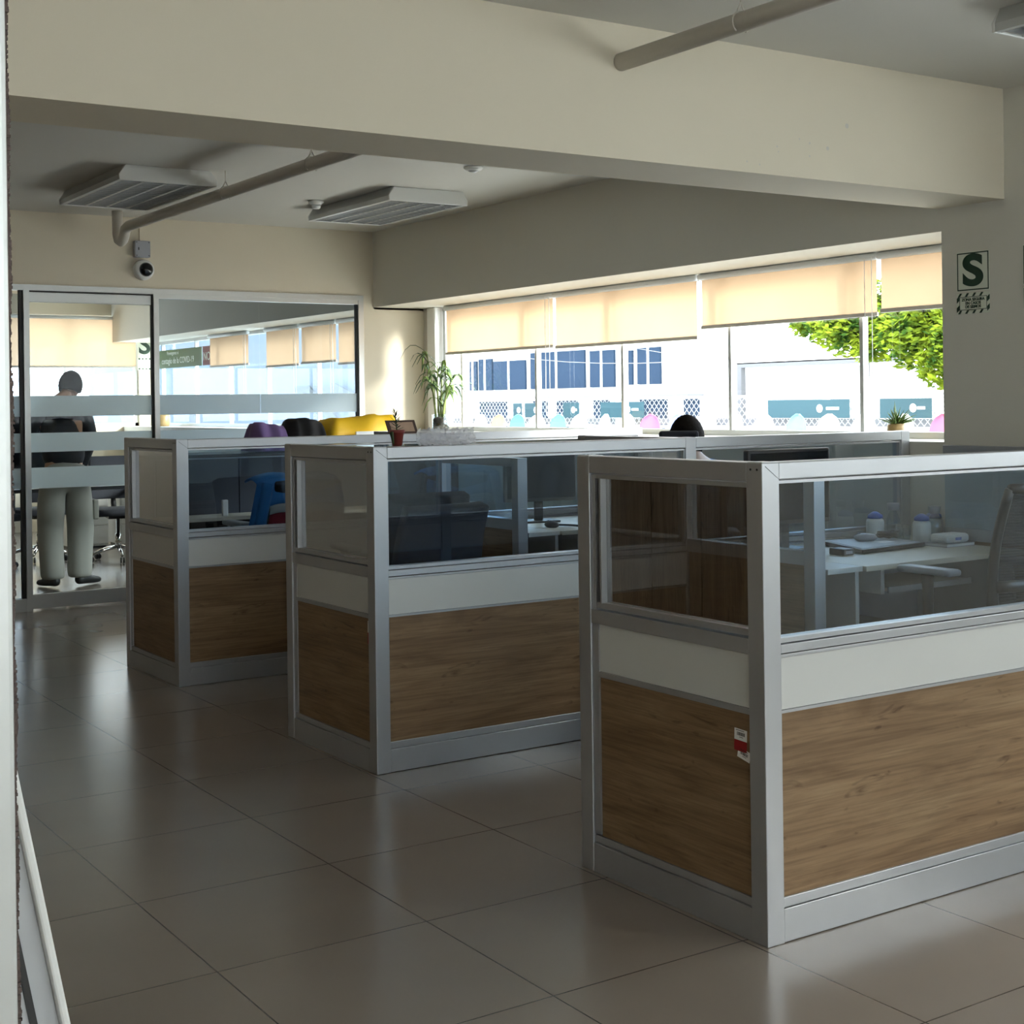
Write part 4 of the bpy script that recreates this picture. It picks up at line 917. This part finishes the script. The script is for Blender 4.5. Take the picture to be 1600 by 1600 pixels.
# seated person in the middle row; only the top of the head shows above the rail
qx, qy = 3.04, 3.06
p2 = thing('person', 'person with short black hair seated beyond the middle partition, only the head visible', 'person', (qx, qy, 0))
skin('body', [(qx, qy-.05, .56), (qx, qy-.07, .78), (qx, qy-.06, .98), (qx, qy-.03, 1.07), (qx, qy-.01, 1.13), (qx+.0, qy, 1.17),
    (qx-.19, qy-.04, 1.0), (qx-.23, qy+.04, .80), (qx-.17, qy+.28, .765), (qx+.19, qy-.04, 1.0), (qx+.23, qy+.04, .80), (qx+.17, qy+.28, .765),
    (qx-.10, qy+.02, .56), (qx-.11, qy+.26, .56), (qx-.11, qy+.28, .10), (qx+.10, qy+.02, .56), (qx+.11, qy+.26, .56), (qx+.11, qy+.28, .10)],
    [(0, 1), (1, 2), (2, 3), (3, 4), (4, 5), (3, 6), (6, 7), (7, 8), (3, 9), (9, 10), (10, 11), (0, 12), (12, 13), (13, 14), (0, 15), (15, 16), (16, 17)],
    [(.15, .11), (.15, .11), (.17, .11), (.10, .07), .055, .052, .055, .042, .030, .055, .042, .030, .08, .06, .04, .08, .06, .04], 'skin', p2)
skin('shirt', [(qx, qy-.05, .56), (qx, qy-.07, .78), (qx, qy-.06, .98), (qx, qy-.03, 1.07), (qx-.20, qy-.04, 1.0), (qx-.24, qy+.04, .82), (qx-.22, qy+.10, .79), (qx+.20, qy-.04, 1.0), (qx+.24, qy+.04, .82), (qx+.22, qy+.10, .79)],
    [(0, 1), (1, 2), (2, 3), (3, 4), (4, 5), (5, 6), (3, 7), (7, 8), (8, 9)], [(.165, .125), (.16, .12), (.18, .125), (.105, .08), .07, .056, .05, .07, .056, .05], 'shirt_blue', p2)
for s_ in (-1, 1):
    skin('trouser_leg', [(qx+s_*.09, qy-.02, .575), (qx+s_*.11, qy+.24, .575), (qx+s_*.11, qy+.29, .48), (qx+s_*.11, qy+.28, .12)], [(0, 1), (1, 2), (2, 3)], [.095, .078, .072, .055], 'jacket_dark', p2)
    skin('shoe', [(qx+s_*.11, qy+.22, .045), (qx+s_*.11, qy+.29, .06), (qx+s_*.11, qy+.42, .034)], [(0, 1), (1, 2)], [.038, .045, .032], 'shoe_black', p2)
    hand(p2, (qx+s_*.17, qy+.28, .768), (-s_*.15, 1, -.05), (0, 0, 1), 'skin')
head(p2, (qx+.01, qy+.02, 1.205), R(-35), R(-8))

# ---------------------------------------------------------------- glazed room furniture
tb = thing('meeting_table', 'dark meeting table behind the standing person in the glazed room', 'table', (1.6, 9.4, 0))
box('tabletop', (0.6, 9.20, .72), (2.45, 9.80, .75), 'black_plastic', tb, bevel=.004)
for x in (.68, 2.35):
    for y in (9.26, 9.74): box('table_leg', (x-.025, y-.025, 0), (x+.025, y+.025, .72), 'black_plastic', tb)
monitor(1.42, 9.42, .75, 'wide black monitor on the meeting table behind the standing person', .64, .49, group=None)
for (x, y, a, lb) in ((2.30, 10.25, 170, 'black chair with chrome base behind the glass door, right of the person'), (1.10, 10.25, 200, 'black chair with chrome base behind the glass door, left of the person'), (1.72, 10.75, 10, 'black chair with chrome base farthest beyond the meeting table')):
    c_ = office_chair(lb, 'pad', None, True, top=.95) if x == 2.30 else copy_tree(cc)
    if x == 2.30: cc = c_
    c_['label'] = lb; place(c_, x, y, a)
for (x, y, lb) in ((2.45, 11.6, 'white square pedestal under the far window, left one'), (2.95, 11.6, 'white square pedestal under the far window, right one')):
    r = thing('pedestal_cabinet', lb, 'cabinet', (x, y, 0))
    box('cabinet_body', (x-.19, y, .02), (x+.19, y+.4, .62), 'white_laminate', r, bevel=.004)
    for k in range(3): box('drawer', (x-.18, y-.012, .04+k*.19), (x+.18, y, .215+k*.19), 'white_laminate', r, bevel=.003)
    box('plinth', (x-.17, y+.02, 0), (x+.17, y+.38, .02), 'black_plastic', r)

# ---------------------------------------------------------------- outside
gz = 0.0
plain('tarp_blue_grey', (0.13, 0.165, 0.21), 0.8, var=0.06, vscale=1.5)
plain('tarp_grey', (0.07, 0.08, 0.08), 0.8)
nw = thing('sun_block_wall', 'tall added wall out of view, shading the windows beside the camera', 'wall', (7.4, -8, gz))  # unseen wall, added to keep direct sun out of the near room
box('wall_panel', (7.2, -9.4, gz), (7.45, -1.2, 4.45), 'facade_white', nw); box('coping', (7.15, -9.4, 4.45), (7.5, -1.15, 4.55), 'concrete', nw)
nw = thing('rear_sun_block', 'added wall out of view, keeping the sun off the rear window', 'wall', (0, -9.5, gz))  # also unseen, added to stop low sun coming in from behind
box('wall_panel', (-9, -9.7, gz), (7.0, -9.5, 3.85), 'facade_white', nw); box('coping', (-9.05, -9.75, 3.85), (7.05, -9.45, 3.93), 'concrete', nw)
tp = thing('tarpaulin_screen', 'pale blue-grey tarpaulin screen outside the glazed room', 'tarpaulin', (9.1, 24, gz))
box('screen_sheet', (9.0, 17.6, gz), (9.06, 33, 4.2), 'tarp_blue_grey', tp)
for y in (17.6, 21.4, 25.2, 29.0): box('screen_pole', (9.07, y, gz), (9.15, y+.08, 4.3), 'canopy_grey', tp)
MB().prism([(8.8, 19.74, 1.76), (8.8, 18.9, 1.78), (8.8, 17.9, 1.52), (8.8, 18.9, 1.47)], (.04, 0, 0)).build('folded_tarpaulin', 'tarp_grey', tp)
MB().prism([(8.85, 20.7, 1.75), (8.85, 20.0, 1.76), (8.85, 18.9, 1.20), (8.85, 19.5, 1.20)], (.04, 0, 0)).build('folded_tarpaulin', 'tarp_grey', tp)
struct(box('ground', (4.15, -40, gz-.15), (80, 70, gz), 'concrete'))
bd = thing('white_building', 'white building across the yard with blue-grey windows', 'building', (26, 33, gz))
box('facade', (24, 22, gz), (34, 46, 3.25), 'facade_white', bd)
box('roof', (23.7, 21.8, 3.25), (34.3, 46.2, 3.4), 'facade_white', bd); box('eave', (23.4, 27.0, 1.50), (24.0, 40.5, 1.60), 'canopy_grey', bd)
def fx_(u):  # yard-side positions measured across the window band
    return 38.866-(u-740)*(38.866-28.896)/(1030-740)
for (ua, ub, z0, z1) in ((735, 748, 1.85, 2.85), (752, 776, 1.85, 2.9), (779, 834, 1.85, 2.8), (843, 928, 1.85, 3.0), (936, 971, 1.85, 2.95), (984, 996, 1.9, 2.9), (1003, 1033, 1.9, 2.95)):
    wv = box('facade_window', (23.93, fx_(ub), z0), (23.995, fx_(ua), z1), 'facade_window', bd); box('window_bar', (23.90, (fx_(ua)+fx_(ub))/2-.04, z0), (23.93, (fx_(ua)+fx_(ub))/2+.04, z1), 'facade_white', wv)
for (ua, ub) in ((752, 800), (846, 868), (884, 915), (940, 962), (1005, 1040), (1062, 1080)):
    box('shop_opening', (23.95, fx_(ub), .15), (23.995, fx_(ua), 1.48), 'facade_window', bd)
b2 = thing('market_stall', 'long white market stall with dark canopy edge, right of the yard', 'stall', (16, 12.6, gz))
box('stall_wall', (15.5, 11.9, gz), (17.5, 15.9, 1.95), 'facade_white', b2); box('canopy_beam', (14.0, 11.0, 1.93), (14.12, 14.7, 2.01), 'canopy_grey', b2)
for y in (11.93, 14.6): box('canopy_post', (14.0, y, 0), (14.10, y+.1, 1.93), 'canopy_grey', b2)
MB().prism([(14.0, 11.0, 2.01), (17.5, 11.0, 2.45), (17.5, 11.0, 2.38), (14.0, 11.0, 1.99)], (0, 4.8, 0)).build('canopy_roof', 'facade_white', b2)
box('roof_hatch', (17.4, 14.6, 2.2), (17.6, 15.9, 2.55), 'roof_lilac', b2)
# chain-link fence
fe = thing('chain_link_fence', 'chain-link fence across the yard with white posts', 'fence', (13.4, 14, gz))
yA, yB = 7.2, 24.5; zt_ = 1.46
rl = MB(); 
for z in (zt_, .98, .1): rl.tube([(13.4, yA, z), (13.4, yB, z)], .022, 8)
rl.build('fence_rail', 'facade_white', fe, True)
for z0, z1 in ((.12, .94), (1.01, 1.12)): box('kick_board', (13.46, yA, z0), (13.48, yB, z1), 'canopy_grey', fe)
wires = MB(); s_ = .12; 
y = yA-1.5
while y < yB:
    for sgn in (1, -1):
        a, b = (y, .1), (y+zt_-.1, zt_)
        ya, za, yb_, zb_ = (a[0], a[1], b[0], b[1]) if sgn == 1 else (a[0], b[1], b[0], a[1])
        d_ = Vector((0, yb_-ya, zb_-za)).normalized(); nrm = Vector((0, -d_.z, d_.y))*.004
        p, q = Vector((13.4, ya, za)), Vector((13.4, yb_, zb_))
        wires.add([p-nrm, p+nrm, q+nrm, q-nrm, p-nrm+Vector((.008, 0, 0)), p+nrm+Vector((.008, 0, 0)), q+nrm+Vector((.008, 0, 0)), q-nrm+Vector((.008, 0, 0))], [(0, 1, 2, 3), (7, 6, 5, 4), (0, 4, 5, 1), (3, 2, 6, 7)])
    y += s_
wires.build('wire_mesh', 'mesh_wire', fe)
y = yA
while y <= yB+.01: box('fence_post', (13.36, y-.04, 0), (13.44, y+.04, 1.55), 'facade_white', fe); y += 2.47
GB = 'teal banners on the yard fence'
for i, (ua, ub, lb) in enumerate(((845, 862, 'narrow teal banner at the far left of the yard fence'), (868, 900, 'teal banner with white round logo behind the blind chain'), (940, 968, 'short teal banner between two larger ones on the yard fence'), (1005, 1075, 'wide teal banner left of the seated head'), (1247, 1342, 'wide teal banner with round logo below the tree'), (1375, 1428, 'teal banner beside the spiky plant'))):
    def yy(u): return 23.338-(u-720)*(23.338-12.092)/(1340-720) if u < 1340 else 12.092-(u-1340)*(.0178)
    y1_, y0_ = yy(ua)*.965, yy(ub)*.965
    t = thing('fence_banner', lb, 'banner', (13.35, (y0_+y1_)/2, 1.0), GB)
    box('banner_sheet', (13.345, y0_, 1.13), (13.352, y1_, 1.40), 'teal_banner', t)
    MB().lathe([(.06, 13.340), (.06, 13.345)], (0, y0_+(y1_-y0_)*.35, 1.27), 16, 'x').build('round_logo', 'facade_white', t)
    box('banner_text', (13.340, y0_+(y1_-y0_)*.12, 1.25), (13.345, y0_+(y1_-y0_)*.27, 1.29), 'facade_white', t)
def plastic_chair(mat):
    r = thing('plastic_chair', 'x', 'plastic chair', (0, 0, 0), 'plastic chairs lined up in the yard')
    def bk(u, v):
        a = (u-.5)*1.9; wv = math.sqrt(max(0, 1-max(0, (v-.45)/.55)**2.2)); return (-.22-.06*v+.10*(1-math.cos(a)), math.sin(a)*.27*max(wv, .15), .44+v*.46)
    MB().grid(bk, 10, 10).build('backrest', mat, r, True, solid=.012)
    MB().box((-.22, -.23, .42), (.22, .23, .45)).build('seat', mat, r, bevel=.02)
    for a in (-.19, .19):
        for b in (-.2, .2): MB().tube([(a, b, .42), (a*1.15, b*1.15, 0)], [.022, .016], 8).build('leg', mat, r)
    return r
protos = {}
cols = {1: 'orange', 2: 'green', 4: 'cyan', 8: 'pink', 9: 'blue', 13: 'cyan', 17: 'pink', 20: 'blue'}
seq = [(12.3, 20.2-.64*k, cols.get(k, 'white')) for k in range(22)]
place_words = {1: 'orange plastic chair in the yard, left end of the row', 2: 'green plastic chair in the yard beside the orange one', 4: 'cyan plastic chair in the yard two places right of the green one', 8: 'pink plastic chair in the yard left of a blue one', 9: 'blue plastic chair in the yard beside a pink one',
               13: 'cyan plastic chair in the yard right of the seated head', 17: 'pink plastic chair in the yard below the teal banner', 20: 'blue plastic chair in the yard beside the spiky plant'}
for i, (x, y, c) in enumerate(seq):
    if c not in protos: o = protos[c] = plastic_chair('chair_'+c)
    else: o = copy_tree(protos[c])
    o['label'] = place_words.get(i, 'white plastic chair with rounded back in the yard row'); o['group'] = 'white plastic chairs in the yard' if c == 'white' else 'coloured plastic chairs in the yard'
    o.location = (x, y, gz+.30); o.rotation_euler.z = math.pi+random.uniform(-.2, .2)
pl = MB().box((11.6, 6.9, 0), (13.2, 21, .298)).build('platform', 'concrete', None); tag(recentre(pl), 'low concrete platform under the row of plastic chairs', 'platform')
# tree
tr = thing('tree', 'leafy yellow-green tree outside the right end of the ribbon window', 'tree', (12.4, 8.2, gz))
MB().tube([(12.4, 6.5, 0), (12.4, 6.7, 1.2), (12.3, 7.4, 2.2), (12.3, 8.4, 3.0)], [.16, .13, .10, .06], 10).build('trunk', 'bark', tr, True)
br = MB()
for e in ((11.8, 10.6, 2.3), (12.6, 9.8, 2.6), (12.2, 9.0, 2.0), (12.0, 8.6, 3.3)): br.tube([(12.35, 7.9, 1.9), (12.3, (7.9+e[1])/2, (1.9+e[2])/2+.15), e], [.05, .035, .012], 6)
br.build('branches', 'bark', tr, True)
random.seed(31); lf = MB()
blobs = [(12.2, 10.9, 2.42, .32), (12.0, 10.4, 2.36, .40), (12.3, 9.9, 2.50, .45), (12.1, 9.4, 2.25, .48), (12.3, 9.0, 2.55, .55), (12.2, 8.5, 2.2, .55), (12.4, 8.1, 2.7, .6), (12.1, 8.9, 1.85, .34), (12.3, 8.35, 1.62, .36), (12.2, 7.7, 2.0, .6), (12.2, 7.5, 2.7, .7), (12.5, 9.3, 3.0, .6), (12.1, 11.3, 2.45, .18), (12.0, 10.0, 2.05, .22)]
for bx_, by_, bz_, br_ in blobs:
    for _ in range(int(2600*br_*br_/.25)):
        d_ = Vector((random.gauss(0, 1), random.gauss(0, 1), random.gauss(0, 1))).normalized()*br_*random.uniform(.35, 1.05)
        c_ = Vector((bx_, by_, bz_))+d_; a = Vector((random.gauss(0, 1), random.gauss(0, 1), random.gauss(0, .6))).normalized(); b = a.orthogonal().normalized(); L_ = random.uniform(.04, .075); W_ = L_*.45
        lf.add([c_-a*L_, c_-b*W_, c_+a*L_, c_+b*W_], [(0, 1, 2, 3)])
lf.build('foliage', 'tree_leaves', tr)
# overhead wires between the building and the stall roof
for i, (ya, yb, lb) in enumerate(((38, 14.9, 'upper overhead wire from the building to the stall roof'), (31, 13.2, 'lower overhead wire from the building to the stall roof'))):
    o = MB().tube([(23.98-(23.98-17.4)*t_/9, ya+(yb-ya)*t_/9, 3.15-.72*t_/9+.5*((t_/9-.5)**2*4-1)*.8) for t_ in range(10)], .01, 5).build('overhead_wire', 'canopy_grey', None, True); tag(recentre(o), lb, 'wire')
